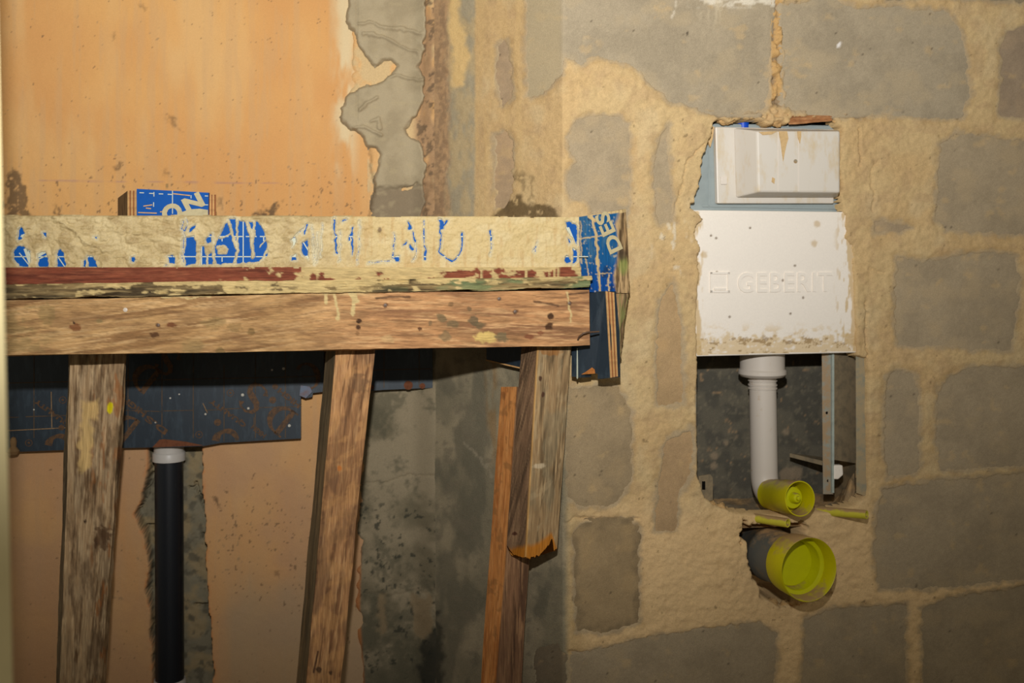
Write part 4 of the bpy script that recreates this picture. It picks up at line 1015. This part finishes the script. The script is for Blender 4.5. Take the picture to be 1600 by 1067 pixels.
def leg3_col(i, s, t, u, v):
    left = wood(s, t, (206, 138, 76), (180, 112, 58), (220, 154, 92), 1)
    left = mix(left, lin(150, 104, 60), 0.6 * sstep(0.6, 0.7, fbm(u / 9, v / 14, 4, 3)))
    left = mix(left, lin(130, 80, 44), 0.6 * sstep(0.5, 0.62, fbm(u / 8, v / 12, 3, 5)) * sstep(640, 610, v))
    front = wood(s, t, (134, 98, 70), (92, 66, 48), (164, 124, 88), 4, -0.06)
    return left if i == 0 else front
o = prop('timber_prop', [((783, 604), (751, 1067)), ((809, 604), (777, 1067)), ((843, 604), (815, 1067)), ((838, 604), (808, 1067))], [1.905, 1.868, 1.885, 1.92], 604, leg3_col, 0.0014, 0.0014, 2)
tag(o, 'lower timber prop with an orange-tinged side standing behind the broken plank piece', 'prop', 'timber props under the plank')
def leg4_col(i, s, t, u, v):
    c = wood(s, t, (150, 122, 86), (104, 84, 58), (176, 148, 108), 3, 0.03)
    c = mix(c, lin(128, 116, 90), 0.5 * sstep(0.45, 0.65, fbm(u / 16, v / 40, 4, 2)))
    c = mix(c, lin(176, 154, 118), 0.35 * sstep(0.60, 0.74, fbm(u / 10 + v / 30, v / 22, 5, 6)))
    for x, y in ((844, 591), (848, 617)): c = spot(c, u, v, x, y, 3, 4, (72, 44, 30), .9)
    c = spot(c, u, v, 842, 728, 9, 4, (196, 176, 144), .8)
    c = spot(c, u, v, 858, 550, 18, 6, (150, 96, 40), .6)
    if i == 0:
        c = wood(s, t, (130, 100, 74), (88, 68, 50), (154, 122, 90), 5, 0.3)
        c = spot(c, u, v, 804, 834, 4, 3, (74, 40, 28), .9)
    ev = 866 - 4 + 0 * u
    c = mix(c, lin(182, 112, 24), 0.9 * sstep(-16, -6, v - (868 - np.interp(u, [790, 815, 840, 862, 872], [-4, 4, 8, 26, -6])) + 8 * (fbm(u / 6, v * 0, 3, 2) - .5)))
    c = mix(c, lin(204, 156, 92), 0.7 * sstep(2.2, .8, np.abs(u - below((840, 548), (821, 870), v))))
    return c
def broken(i, b, a):
    j = {0: 0.2 * b, 1: 0.25 + 0.75 * b, 2: 1 - 0.2 * b, 3: 0.9 * (1 - b)}[i]
    r = np.interp(j, [0, .1, .3, .5, .7, .8, .86, .92, 1], [-.04, 0, 0.012, 0.004, -.02, -.05, -.075, -.02, -.035]) + 0.03 * (fbm(j * 26, j * 0, 3, 2) - 0.5)
    return r * sstep(0.90, 1.0, a + 0 * b)
o = prop('timber_prop', [((813, 560), (791, 862)), ((840, 548), (821, 868)), ((892, 548), (871, 858)), ((889, 548), (868, 858))], [1.86, 1.822, 1.83, 1.865], 476, leg4_col, 0.0016, 0.0012, 1, n=330, ms=(26, 50, 12, 20), endfn=broken, vb=868)
tag(o, 'grey-brown plank piece hanging under the plank end with a splintered ochre foot', 'prop', 'timber props under the plank')

# ------------------------------------------------------------------ black ply sheets hung on the back wall
s1 = thing('black_plywood_sheet', 'long black film-faced plywood sheet with brown print behind the two left props', 'board', W_(240, 700, .02))
P1 = [(-170, 470), (506, 470), (506, 612), (489, 614), (488, 620), (480, 622), (472, 614), (470, 616), (470, 685), (345, 692), (318, 697), (260, 699), (238, 699), (190, 700), (-170, 713)]
pprism('sheet', P1, WB, .030, .014, M_black, s1)
tv = [(238, 699), (249, 687), (256, 686), (290, 690), (318, 696)]
pprism('torn_veneer', tv, WB, .0308, .0300, mat_flat('red_veneer', (118, 72, 48), 0.8, 0.2, 0.3, 120, 0.3), s1)
M_line = mat_flat('dull_print_line', (92, 70, 46), 0.6, 0.3, 0.3, 60, 0, (58, 52, 46))
ls = [((x, 480), (x, 684)) for x in (53, 200, 253, 302, 399, 446, 10)] + [((-60, 650), (-20, 650)), ((10, 652), (30, 652)), ((40, 651), (108, 649)), ((-60, 600), (500, 588)), ((195, 641), (252, 643)), ((255, 642), (302, 641)), ((320, 641), (345, 640)), ((348, 639), (376, 638)), ((400, 637), (468, 635)), ((397, 652), (397, 668)), ((-60, 548), (500, 540)), ((350, 690), (350, 570))]
strips('printed_grid', ls, WB, .0304, 1.3, M_line, s1)
strips('scratch', [((10, 673), (108, 668)), ((80, 612), (81, 668)), ((317, 630), (324, 645))], WB, .0305, 1.2, M_ply_side, s1)
def l1(name, body, u, v, cap, ang=142, **k): return lettering(name, body, WB, u, v, ang, cap, .0305, .0004, M_brown_print, s1, **k)
def glyph(name, strokes, u, v, size, ang, mat, parent, plane, off):
    """a serif capital drawn as closed outlines in a unit box"""
    a = math.radians(ang); P0 = plane.pt(np.array(float(u)), np.array(float(v)), off); k = P0[1] / F * size
    VV = []; FF = []; i = 0
    for poly in [q for st in strokes for q in (quads(st) if isinstance(st, tuple) else [st])]:
        p = (np.array(poly, float) - 0.5) * k
        x = p[:, 0] * math.cos(a) - p[:, 1] * math.sin(a); y = p[:, 0] * math.sin(a) + p[:, 1] * math.cos(a)
        VV.append(P0 + x[:, None] * plane.ex + y[:, None] * np.array([0, 0, 1.0])); FF.append(list(range(i, i + len(p)))); i += len(p)
    return add_mesh(name, np.concatenate(VV), FF, mat, parent, smooth=False)
def band(pts, wid):
    """variable-width stroke as a polygon"""
    p = np.array(pts, float); t = np.gradient(p, axis=0); t /= np.linalg.norm(t, axis=1)[:, None] + 1e-9
    n = np.stack([-t[:, 1], t[:, 0]], -1) * np.array(wid)[:, None] / 2
    return (p + n, p - n)
def quads(st):
    a, b = st
    return [np.array([a[i], a[i + 1], b[i + 1], b[i]]) for i in range(len(a) - 1)]
th = np.radians(np.linspace(90, -90, 13))
D_bowl = band([(0.34 + 0.48 * math.cos(q), 0.5 + 0.44 * math.sin(q)) for q in th], 0.07 + 0.15 * np.cos(th) ** 2)
D_stem = [(0.22, 0.02), (0.40, 0.02), (0.40, 0.98), (0.22, 0.98)]
D_serif = [(0.12, 0.92), (0.36, 0.92), (0.36, 0.98), (0.12, 0.98)]; D_serif2 = [(0.12, 0.02), (0.36, 0.02), (0.36, 0.08), (0.12, 0.08)]
S_pts = [(0.76, 0.74), (0.72, 0.88), (0.52, 0.95), (0.32, 0.88), (0.26, 0.74), (0.34, 0.60), (0.52, 0.50), (0.68, 0.40), (0.74, 0.26), (0.68, 0.12), (0.48, 0.05), (0.28, 0.12), (0.22, 0.28)]
S_band = band(S_pts, [.16, .06, .07, .11, .15, .18, .20, .18, .15, .11, .07, .06, .16])
C_pts = [(0.5 + 0.36 * math.cos(math.radians(q)), 0.5 + 0.44 * math.sin(math.radians(q))) for q in np.linspace(50, 310, 15)]
C_band = band(C_pts, np.interp(np.arange(15), [0, 3, 7, 11, 14], [.13, .07, .2, .07, .13]))
arch = band([(0.5 + 0.42 * math.cos(q), 0.5 + 0.42 * math.sin(q)) for q in np.linspace(0.1, 3.05, 12)], [.12, .16, .2, .22, .22, .2, .16, .14, .18, .26, .3, .3])
disc = [(0.5 + 0.5 * math.cos(q), 0.5 + 0.5 * math.sin(q)) for q in np.linspace(0, 2 * math.pi, 16, endpoint=False)]
def ds(name, strokes, u, v, size, ang=142): glyph(name, strokes, u, v, size, ang, M_brown_print, s1, WB, .0306)
ds('printed_letter', [D_bowl, D_stem, D_serif, D_serif2], 438, 655, 48)
ds('printed_letter', [S_band], 396, 622, 52, 150)
ds('printed_letter', [arch], 354, 690, 40, 0)
ds('printed_letter', [D_bowl, D_stem], 196, 668, 44)
ds('printed_letter', [arch], 92, 697, 38, 0)
ds('printed_letter', [D_bowl, D_stem], 228, 590, 48)
ds('printed_letter', [C_band], 480, 588, 46, 200)
ds('printed_letter', [S_band], 262, 565, 46, 150)
for x, y, d_ in ((426, 625, 11), (340, 660, 11), (430, 604, 9), (96, 668, 9)): ds('printed_dot', [disc], x, y, d_)
for x, y in ((360, 614), (311, 679), (45, 692), (98, 625)):
    ds('printed_ring', [band([(0.5 + 0.42 * math.cos(q), 0.5 + 0.42 * math.sin(q)) for q in np.linspace(0, 2 * math.pi - .05, 20)], [0.1] * 20)], x, y, 12)
    ds('printed_dot', [disc], x, y, 4)
l1('printed_lettering', 'QUALITY', 356, 645, 9, width=68, ang=143, bold=.045)
l1('printed_lettering', 'HIGH', 452, 622, 9, width=42, ang=141, bold=.045)
l1('printed_lettering', 'HIGH', 404, 674, 8, width=26, ang=141, bold=.045)
l1('printed_lettering', 'D.S', 244, 664, 10, width=40, ang=142, bold=.045)
l1('printed_lettering', 'HIGH', 209, 635, 10, width=44, ang=142, bold=.045)
l1('printed_lettering', 'QUALITY', 82, 645, 9, width=66, ang=142, bold=.045)
M_fleck = mat_flat('pale_fleck', (196, 190, 176), 0.8, 0.2)
for x, y, r in ((379, 617, 2.3), (266, 622, 1.4), (280, 616, 1.2), (452, 665, 2.2), (443, 576, 2.2), (425, 578, 1.6), (53, 640, 1.2), (388, 638, 1.8), (321, 647, 1.6), (243, 660, 1.3)):
    glyph('paint_fleck', [disc], x, y, r * 2, 0, M_fleck, s1, WB, .0307)
lathe('cement_blob', W_(21, 708, .031), np.array([0, 0, 1.0]), [(.008, -.002), (.011, .004), (.005, .012), (.006, .022), (.004, .028), (0, .030)], mat_flat('cement_blob', (150, 118, 80), .9, .2), s1, 14)
pprism('torn_tongue', [(470, 602), (484, 604), (488, 612), (478, 622), (468, 618)], WB, .036, .031, mat_flat('torn_film', (96, 108, 128), .5, .4, .3, 60, .2, (110, 84, 80)), s1)

s2 = thing('black_plywood_strip', 'short black film-faced plywood strip on the concrete column right of the middle prop', 'board', W_(625, 608, .03))
p2 = [(509, 470), (675, 470), (676, 606), (600, 609), (509, 616)]
pprism('sheet', p2, WB, .034, .018, M_black, s2)
strips('printed_grid', [((600, 480), (600, 606)), ((655, 480), (655, 606)), ((515, 580), (674, 576))], WB, .0344, 1.2, M_line, s2)
for x, y, d_ in ((638, 602, 14), (660, 603, 9), (580, 605, 8)): glyph('worn_spot', [disc], x, y, d_, 0, mat_flat('worn_veneer', (112, 66, 42), .8, .2, .3, 200, .2), s2, WB, .0345)
s3 = thing('black_plywood_strip', 'narrow black plywood strip high on the angled corner face left of the hanging plank piece', 'board', WA2.pt(np.array(788.), np.array(570.), .02))
pprism('sheet', [(760, 470), (835, 470), (835, 577), (812, 575), (760, 563)], WA2, .026, .010, M_black, s3)
ply_edge(s3, WA2.pt(np.array(760.), np.array(561.5), .0262), WA2.pt(np.array(760.), np.array(563.5), .0262), WA2.pt(np.array(812.), np.array(573.5), .0262), WA2.pt(np.array(812.), np.array(575.5), .0262), 1)

# ------------------------------------------------------------------ box-out standing on the counter
bo = thing('plywood_box_out', 'small blue plywood box-out standing up behind the cement covered board', 'box', at(np.array(268.), np.array(338.), np.array(1.82)))
FBX = Plane(270, 1.80, 0.12)
def X_(u, v, off=0): return FBX.pt(np.array(float(u)), np.array(float(v)), off)
pprism('front_panel', [(213.5, 295), (326, 301), (325, 352), (214, 352)], FBX, 0, -.012, M_blue, bo)
def side_panel(p0, p1, q0, q1):
    f = np.array(p0); b = np.array(p1)
    return prism('side_panel', f, b, M_ply_side, bo)
# left board runs back and outwards
lt = [at(np.array(u), np.array(v), np.array(Y)) for u, v, Y in ((200., 297.5, 1.806), (184., 309.5, 1.95), (184., 352., 1.95), (200., 352., 1.806))]
rt = [at(np.array(u), np.array(v), np.array(Y)) for u, v, Y in ((213.5, 298., 1.80), (197., 309.5, 1.955), (197., 352., 1.955), (213.5, 352., 1.80))]
prism('side_panel', np.array(lt), np.array(rt), M_ply_side, bo)
ply_edge(bo, lt[0], lt[3], rt[0], rt[3], 5)
lt = [at(np.array(u), np.array(v), np.array(Y)) for u, v, Y in ((326., 304., 1.815), (326., 310., 1.96), (326., 352., 1.96), (326., 352., 1.815))]
rt = [at(np.array(u), np.array(v), np.array(Y)) for u, v, Y in ((337., 304., 1.815), (337., 310., 1.96), (337., 352., 1.96), (337., 352., 1.815))]
prism('side_panel', np.array(lt), np.array(rt), M_ply_side, bo)
ply_edge(bo, lt[0], lt[3], rt[0], rt[3], 5, True)
bseg = [((218, 301), (225, 301.3)), ((233, 302), (240, 302.3)), ((248, 302.8), (255, 303)), ((262, 303.5), (269, 303.8)), ((240.5, 300), (240.5, 307)), ((240, 316), (240, 323)), ((269.5, 298), (269.5, 334)), ((298.5, 305), (298.5, 310)), ((320, 306), (325, 306.3)), ((320, 320), (325, 320))]
strips('printed_grid', bseg, FBX, .0004, 1.4, M_print, bo)
strips('torn_scratch', [((224, 322), (238, 320)), ((228, 325), (236, 326)), ((270, 302.5), (297, 305.5)), ((216, 332), (245, 333)), ((250, 331), (262, 330))], FBX, .0005, 1.6, M_ply, bo)
lettering('printed_letter', 'O', FBX, 269, 333, 28, 30, .0008, .0004, M_print_tan, bo, bold=0.05, width=31)
lettering('printed_letter', 'N', FBX, 302, 316.5, 27, 24, .0008, .0004, M_print_tan, bo, bold=0.05, width=30)
pprism('cement_smear', [(285, 331), (296, 327), (312, 326), (325, 328), (325, 345), (280, 345)], FBX, .0016, .0006, M_print_tan, bo)

# ------------------------------------------------------------------ black waste pipe in the chase
wp = thing('waste_pipe', 'black plastic waste pipe with white collars in the broken wall chase', 'pipe', W_(265, 1100, 0))
zc = np.array([0, 0, 1.0])
base = W_(265.5, 1100, -.012); top = W_(264, 715, -.012)
ax = top - base; L_ = np.linalg.norm(ax)
lathe('pipe', base, ax, [(.0262, 0), (.0262, L_)], M_blackpipe, wp, 48)
lathe('collar', top, ax, [(.0268, -.006), (.0300, -.005), (.0300, .009), (.0288, .011), (.0275, .012), (.0275, .030), (.0255, .032), (.0, .032)], M_collar, wp, 48)
lathe('collar', base, ax, [(.030, 0), (.030, .044), (.0285, .048), (.0262, .048)], M_collar, wp, 48)

# ------------------------------------------------------------------ concealed cistern in the blockwork
ci = thing('concealed_cistern', 'white concealed toilet cistern with blue-grey tank set in the block wall opening', 'cistern', R(1212, 800, -.06))
pprism('tank', [(1070, 192), (1326, 196), (1326, 345), (1066, 345)], WR, -.022, -.10, M_tank, ci, 0.003)
strips('tank_rib', [((1108, 200), (1108, 325)), ((1098, 322), (1316, 326))], WR, -.0195, 2.2, M_tank, ci)
# service cover: base plate and tapered hood
pl_ = pprism('service_cover', [(1118, 198), (1304, 202), (1303, 318), (1121, 318)], WR, -.010, -.022, M_box, ci, 0.002)
bq = [R(1146, 200, -.0102), R(1311, 203, -.0102), R(1309, 309, -.0102), R(1149, 309, -.0102)]
fq = [R(1183, 205, .040), R(1312, 205, .040), R(1312, 301, .040), R(1185, 300, .040)]
hood = prism('hood', np.array(fq), np.array(bq), M_box, pl_, None, 0.003)
M_rib = mat_flat('white_plastic_rib', (222, 212, 200), 0.4, 0.4, 0.03, 30, 0)
strips('hood_rib', [((1216, 206), (1216, 299)), ((1248, 206), (1248, 299))], WR, .0404, 1.6, M_rib, pl_)
lathe('screw_mark', R(1243, 252, .040), WR.n, [(.0036, 0), (.0034, .0006), (0, .0004)], M_steel, pl_, 16)
pprism('clip', [(1127, 276), (1136, 276), (1136, 288), (1127, 288)], WR, -.007, -.0102, M_rib, pl_, 0.0006)
M_drip = mat_flat('dried_mortar', (206, 174, 126), .9, .15, .15, 200, .4)
def drip_strip(pts, off, parent, thick=.0012):
    return pprism('mortar_drip', pts, WR, off + thick, off, M_drip, parent)
drip_strip([(1217, 205), (1230, 205), (1232, 216), (1229, 226), (1226, 240), (1224, 252), (1222, 238), (1220, 222)], .0402, pl_)
drip_strip([(1246, 205), (1252, 205), (1252, 214), (1250, 224), (1247, 216)], .0402, pl_)
drip_strip([(1186, 206), (1214, 205), (1206, 210), (1192, 211)], .0402, pl_)
drip_strip([(1207, 277), (1211, 279), (1210, 287), (1206, 284)], .0402, pl_)
drip_strip([(1108, 196), (1116, 198), (1114, 216), (1110, 230), (1106, 220)], -.0215, ci, .006)
# insulation panel with its raised maker's name
def panel_col(U, V, h):
    c = np.broadcast_to(lin(240, 231, 219), U.shape + (3,)).copy()
    n = fbm(U / 16, V / 9, 5, 3)
    n = 0.5 * n + 0.5 * fbm(U / 6, V / 5, 4, 6)
    dirt = sstep(0.46, 0.62, n + 0.26 * sstep(515, 550, V) - 0.05) * sstep(500, 525, V)
    c = mix(c, lin(212, 182, 128), 0.7 * dirt)
    c = mix(c, lin(150, 120, 76), 0.75 * sstep(0.60, 0.70, fbm(U / 9, V / 4.5, 5, 5, .65) + 0.12 * sstep(8, 2, np.abs(V - 533)) - 0.02) * sstep(518, 530, V))
    side = sstep(0.46, 0.56, fbm(U / 5, V / 26, 4, 2) + 0.30 * sstep(1316, 1332, U + (V - 380) * -0.06) - 0.08 + 0.25 * sstep(1096, 1088, U))
    c = mix(c, lin(204, 174, 122), 0.8 * side * sstep(1300, 1316, U) + 0.8 * side * sstep(1104, 1092, U))
    for x, y in ((1111, 368), (1119, 372), (1172, 356), (1140, 495), (1235, 490), (1242, 415), (1223, 438), (1255, 465), (1120, 425)):
        c = mix(c, lin(110, 88, 60), 0.8 * sstep(2.6, 1.2, np.hypot(U - x, V - y)))
    for x, y in ((1276, 350), (1272, 380), (1100, 398)): c = mix(c, lin(196, 166, 116), 0.6 * sstep(7, 3, np.hypot(U - x, (V - y)) + 4 * (fbm(U / 4, V / 4, 3, 2) - .5)))
    return c
M_panel = mat_col('foam_panel', 0.7, 0.25, 300, 0.03, 0.1, 0.0004)
PAN = [(1070, 328), (1330, 331), (1340, 400), (1338, 551), (1087, 557), (1070, 480)]
pprism('insulation_panel', PAN, WR, -.0012, -.03, M_white, ci, 0.002)
pn = ci.children[-1]
patch('panel_face', np.arange(1074, 1339, 1.5), np.arange(330, 556, 1.5), lambda U, V: (WR.pt(U, V, -.0010), np.broadcast_to(WR.n, U.shape + (3,))), lambda U, V: 0.0004 * (fbm(U / 30, V / 30, 3, 2) - .5), panel_col, M_panel, pn,
      keep=lambda U, V: poly_sd(U, V, PAN) > 1.5)
lettering('raised_lettering', 'GEBERIT', WR, 1227, 441, 0, 31, -.0004, .0030, M_white, pn, bold=0.014, width=161, bevel=0.0, space=1.12)
sqf = [((1111.5, 425), (1111.5, 457)), ((1139, 425), (1139, 457)), ((1110, 426.5), (1140.5, 426.5)), ((1110, 455.5), (1140.5, 455.5))]
for a_, b2 in sqf:
    d = 1.7
    q = [(a_[0] - d, a_[1]), (a_[0] + d, a_[1]), (b2[0] + d, b2[1]), (b2[0] - d, b2[1])] if a_[0] == b2[0] else [(a_[0], a_[1] - d), (b2[0], b2[1] - d), (b2[0], b2[1] + d), (a_[0], a_[1] + d)]
    pprism('raised_square_edge', q, WR, .0012, -.001, M_white, pn)
pprism('raised_square_bar', [(1116, 450), (1135, 450), (1135, 453), (1116, 453)], WR, .001, -.001, M_white, pn)
# flush pipe: collar, ribbed neck, pipe with a bend towards the room
axu = np.array([0, 0, 1.0])
OFFP = -.062
pt = R(1191, 560, OFFP); pb = R(1194, 735, OFFP)
elb0 = R(1203, 772, OFFP + .022); elb1 = R(1250, 779, .052)
dir_e = (elb1 - elb0) / np.linalg.norm(elb1 - elb0)
Rr = .0242
bend = []
b0 = pb; b2_ = elb0 + dir_e * 0.012
ctrl = np.array([pb[0], pb[1], elb0[2] - 0.004])
for q in np.linspace(0, 1, 14):
    bend.append((1 - q) ** 2 * b0 + 2 * q * (1 - q) * ctrl + q * q * b2_)
fp = tube('flush_pipe', [pt + [0, 0, .01], pt, pt * .5 + pb * .5] + bend + [b2_ + dir_e * .01], Rr, M_pipe, ci, 40)
lathe('collar', R(1191, 587, OFFP), axu, [(.0255, -.004), (.0385, -.001), (.0430, .004), (.0430, .010), (.0400, .013), (.0400, .044), (.026, .046)], M_pipe, fp, 56)
for vv in (594, 601, 606): lathe('rib', R(1191.5, vv, OFFP), axu, [(.0235, -.0016), (.0262, -.001), (.0262, .001), (.0235, .0016)], M_pipe, fp, 48)
# steel frame
def plate(name, pts, off_f, th_, parent, mat=M_steel): return pprism(name, pts, WR, off_f, off_f - th_, mat, parent)
plate('steel_rail', [(1078, 440), (1088.5, 440), (1088, 600), (1088, 745), (1082, 745), (1074, 600)], -.003, .003, ci)
rl = prism('steel_rail', np.array([R(1284, 548, -.03), R(1302, 548, -.022), R(1302, 772, -.022), R(1286, 772, -.03)]), np.array([R(1284, 548, -.033), R(1302, 548, -.025), R(1302, 772, -.025), R(1286, 772, -.033)]), M_steel, ci)
M_web = mat_flat('mortar_smeared_steel', (140, 124, 98), .85, .2, .2, 50, .4, (112, 102, 84))
prism('rail_web', np.array([R(1302, 548, -.0225), R(1338, 552, -.045), R(1338, 724, -.045), R(1302, 718, -.0225)]), np.array([R(1302, 548, -.026), R(1338, 552, -.049), R(1338, 724, -.049), R(1302, 718, -.026)]), M_web, rl)
prism('rail_flange', np.array([R(1337, 552, -.010), R(1353, 560, -.004), R(1354, 776, -.004), R(1338, 770, -.010)]), np.array([R(1337, 552, -.048), R(1353, 560, -.03), R(1354, 776, -.03), R(1338, 770, -.048)]), mat_flat('dirty_flange', (160, 142, 110), .8, .3, .2, 40, .3, (128, 130, 116)), rl)
pprism('rail_lip', [(1300, 552), (1303.5, 552), (1303.5, 770), (1300, 770)], WR, -.019, -.024, mat_flat('bright_zinc', (168, 178, 170), .4, .5, .2, 60, .1), rl)
for x, y in ((1292, 645), (1294, 751)): lathe('bolt_hole', R(x, y, -.0262), WR.n, [(.0026, 0), (.0024, .0004), (0, .0004)], M_hole_shade, rl, 12)
pprism('foam_scrap', [(1303, 727), (1317, 727), (1318, 742), (1310, 749), (1303, 749)], WR, -.018, -.03, M_white, rl, .002)
prism('brace', np.array([R(1234, 708, -.10), R(1285, 720, -.06), R(1285, 727, -.06), R(1234, 714, -.10)]), np.array([R(1234, 708, -.105), R(1285, 714, -.10), R(1285, 722, -.10), R(1234, 712, -.105)]), M_web, rl)
br_ = pprism('bracket', [(1092, 744), (1110, 741), (1114, 746), (1114, 782), (1092, 786)], WR, -.006, -.010, M_web, ci, .0006)
pprism('slot', [(1097, 752), (1102, 752), (1102, 765), (1097, 765)], WR, -.0055, -.0062, M_hole_shade, br_)
lathe('inlet_cap', R(1161, 198, -.03), axu, [(.0105, -.01), (.0105, .0085), (.0100, .012), (.0095, .0165), (0, .0165)], M_bluecap, ci, 28)

# mortar lumps and the wooden wedge above the tank
def lump(name, ctr, r, mat, parent, seed=0, sq=(1, 1, 1)):
    th_ = np.linspace(0, 2 * math.pi, 28, endpoint=False); ph = np.linspace(0, math.pi, 15)
    T, Pp = np.meshgrid(th_, ph)
    d = np.stack([np.sin(Pp) * np.cos(T), np.sin(Pp) * np.sin(T), np.cos(Pp)], -1)
    rr = r * (0.45 + 1.1 * fbm(d[..., 0] * 2.6 + d[..., 2] + seed, d[..., 1] * 2.6 + d[..., 2] * 1.3, 4, seed, 0.62))
    P = ctr + d * rr[..., None] * np.array(sq)
    idx = np.arange(28 * 15).reshape(15, 28); nx = np.roll(idx, -1, 1)
    q = np.stack([idx[:-1], idx[1:], nx[1:], nx[:-1]], -1).reshape(-1, 4)
    return add_mesh(name, P, q, mat, parent, np.broadcast_to(lin(196, 160, 110), P.shape))
lump('mortar_lump', R(1134, 189, -.012), .013, M_mortar, wall_right, 2, (1.1, .7, .55))
lump('mortar_lump', R(1210, 184, -.010), .018, M_mortar, wall_right, 4, (1.1, .7, .8))
lump('mortar_lump', R(1196, 188, -.010), .010, M_mortar, wall_right, 5, (1.1, .7, .8))
lump('mortar_lump', R(1312, 188, -.010), .012, M_mortar, wall_right, 6, (1.3, .7, .6))
for q_, (x, y, r) in enumerate(((1110, 788, .008), (1126, 793, .008), (1244, 936, .013), (1226, 944, .008), (1205, 942, .010))):
    lump('mortar_lump', R(x, y, -.014), r, M_mortar, wall_right, q_ * 3 % 8, (1.0 + .1 * (q_ % 3), .9, .85 + .1 * (q_ % 2)))
def wedge_col(i, s, t, u, v): return wood(s, t, (150, 100, 62), (88, 54, 36), (178, 130, 88), 2)
o = loft('wooden_wedge', [R(1230, 179, .002), R(1232, 195, .002), R(1232, 195, -.03), R(1230, 179, -.03)], [R(1300, 181, .0), R(1300, 189, 0), R(1300, 189, -.03), R(1300, 181, -.03)], 40, [8, 4, 4, 4], wedge_col, M_wood, None, hfn=lambda i, s, t, b: .003 * (fbm(s * 60, t * 200, 3, 2) - .5), wander=.001)
tag(o, 'small reddish wooden wedge in the gap between cistern and upper block', 'wedge')

# ------------------------------------------------------------------ yellow caps, sleeves and the drain
yc = thing('pipe_plug', 'small yellow protective cap on the end of the bent flush pipe', 'cap', elb0)
axl = np.linalg.norm(elb1 - elb0)
lathe('sleeve', elb0, dir_e, [(.0245, 0), (.0268, .001), (.0268, .018), (.0280, .020), (.0280, axl * .5), (.0292, axl * .52), (.0300, axl), (.0284, axl), (.0272, axl - .004), (.0262, axl - .040), (.0, axl - .040)], M_yellow, yc, 72)
lathe('plug', elb0 + dir_e * (axl - .0405), dir_e, [(.0195, 0), (.0190, .018), (.0180, .020), (.010, .021), (.0095, .022), (.0088, .030), (.0070, .033), (.0040, .034), (.0035, .038), (0, .039)], M_yellow_in, yc, 56)

dr = thing('drain_pipe', 'dark grey drain pipe coming out of the ragged hole low in the block wall', 'pipe', R(1180, 880, -.05))
d0 = R(1160, 848, -.12); d1 = R(1264, 890, .098)
dd = (d1 - d0) / np.linalg.norm(d1 - d0); dl = np.linalg.norm(d1 - d0)
lathe('pipe', d0, dd, [(.0455, 0), (.0455, dl - .125), (.0470, dl - .123), (.0470, dl - .114), (.0455, dl - .112), (.0455, dl - .058), (.044, dl - .0555)], M_drain, dr, 72)
cp = thing('drain_plug', 'large round yellow protective cap plugged on the dark drain pipe', 'cap', d1)
lathe('cup', d0, dd, [(.0460, dl - .056), (.0495, dl - .054), (.0510, dl - .044), (.0535, dl), (.0528, dl + .0008), (.0516, dl), (.0478, dl - .026), (.0475, dl - .030)], M_yellow, cp, 96, 0.9, None, False)
lathe('inner_ring', d0, dd, [(.0480, dl - .0275), (.0440, dl - .0285), (.0420, dl - .0290), (.0412, dl - .0300), (.0390, dl - .050), (.0386, dl - .052)], M_yellow_in, cp, 96, 0.5, None, False)
lathe('disc', d0, dd, [(.0392, dl - .0515), (.0380, dl - .0505), (.0, dl - .0505)], M_yellow_in, cp, 96, 0.5)

def sleeve(p, q, label):
    d = q - p; L2 = np.linalg.norm(d)
    o = lathe('bolt_sleeve', p, d, [(.0078, 0), (.0078, L2), (.0072, L2 + .0006), (.0050, L2), (.0048, L2 - .02), (0, L2 - .02)], M_sleeve, None, 24)
    tag(o, label, 'sleeve', 'yellow bolt sleeves')
sleeve(R(1158, 806, -.03), R(1231, 817, .052), 'yellow bolt sleeve left of the small cap above the dark drain pipe')
sleeve(R(1279, 798, -.02), R(1354, 804, .052), 'yellow bolt sleeve right of the small cap lying against bare mortar')
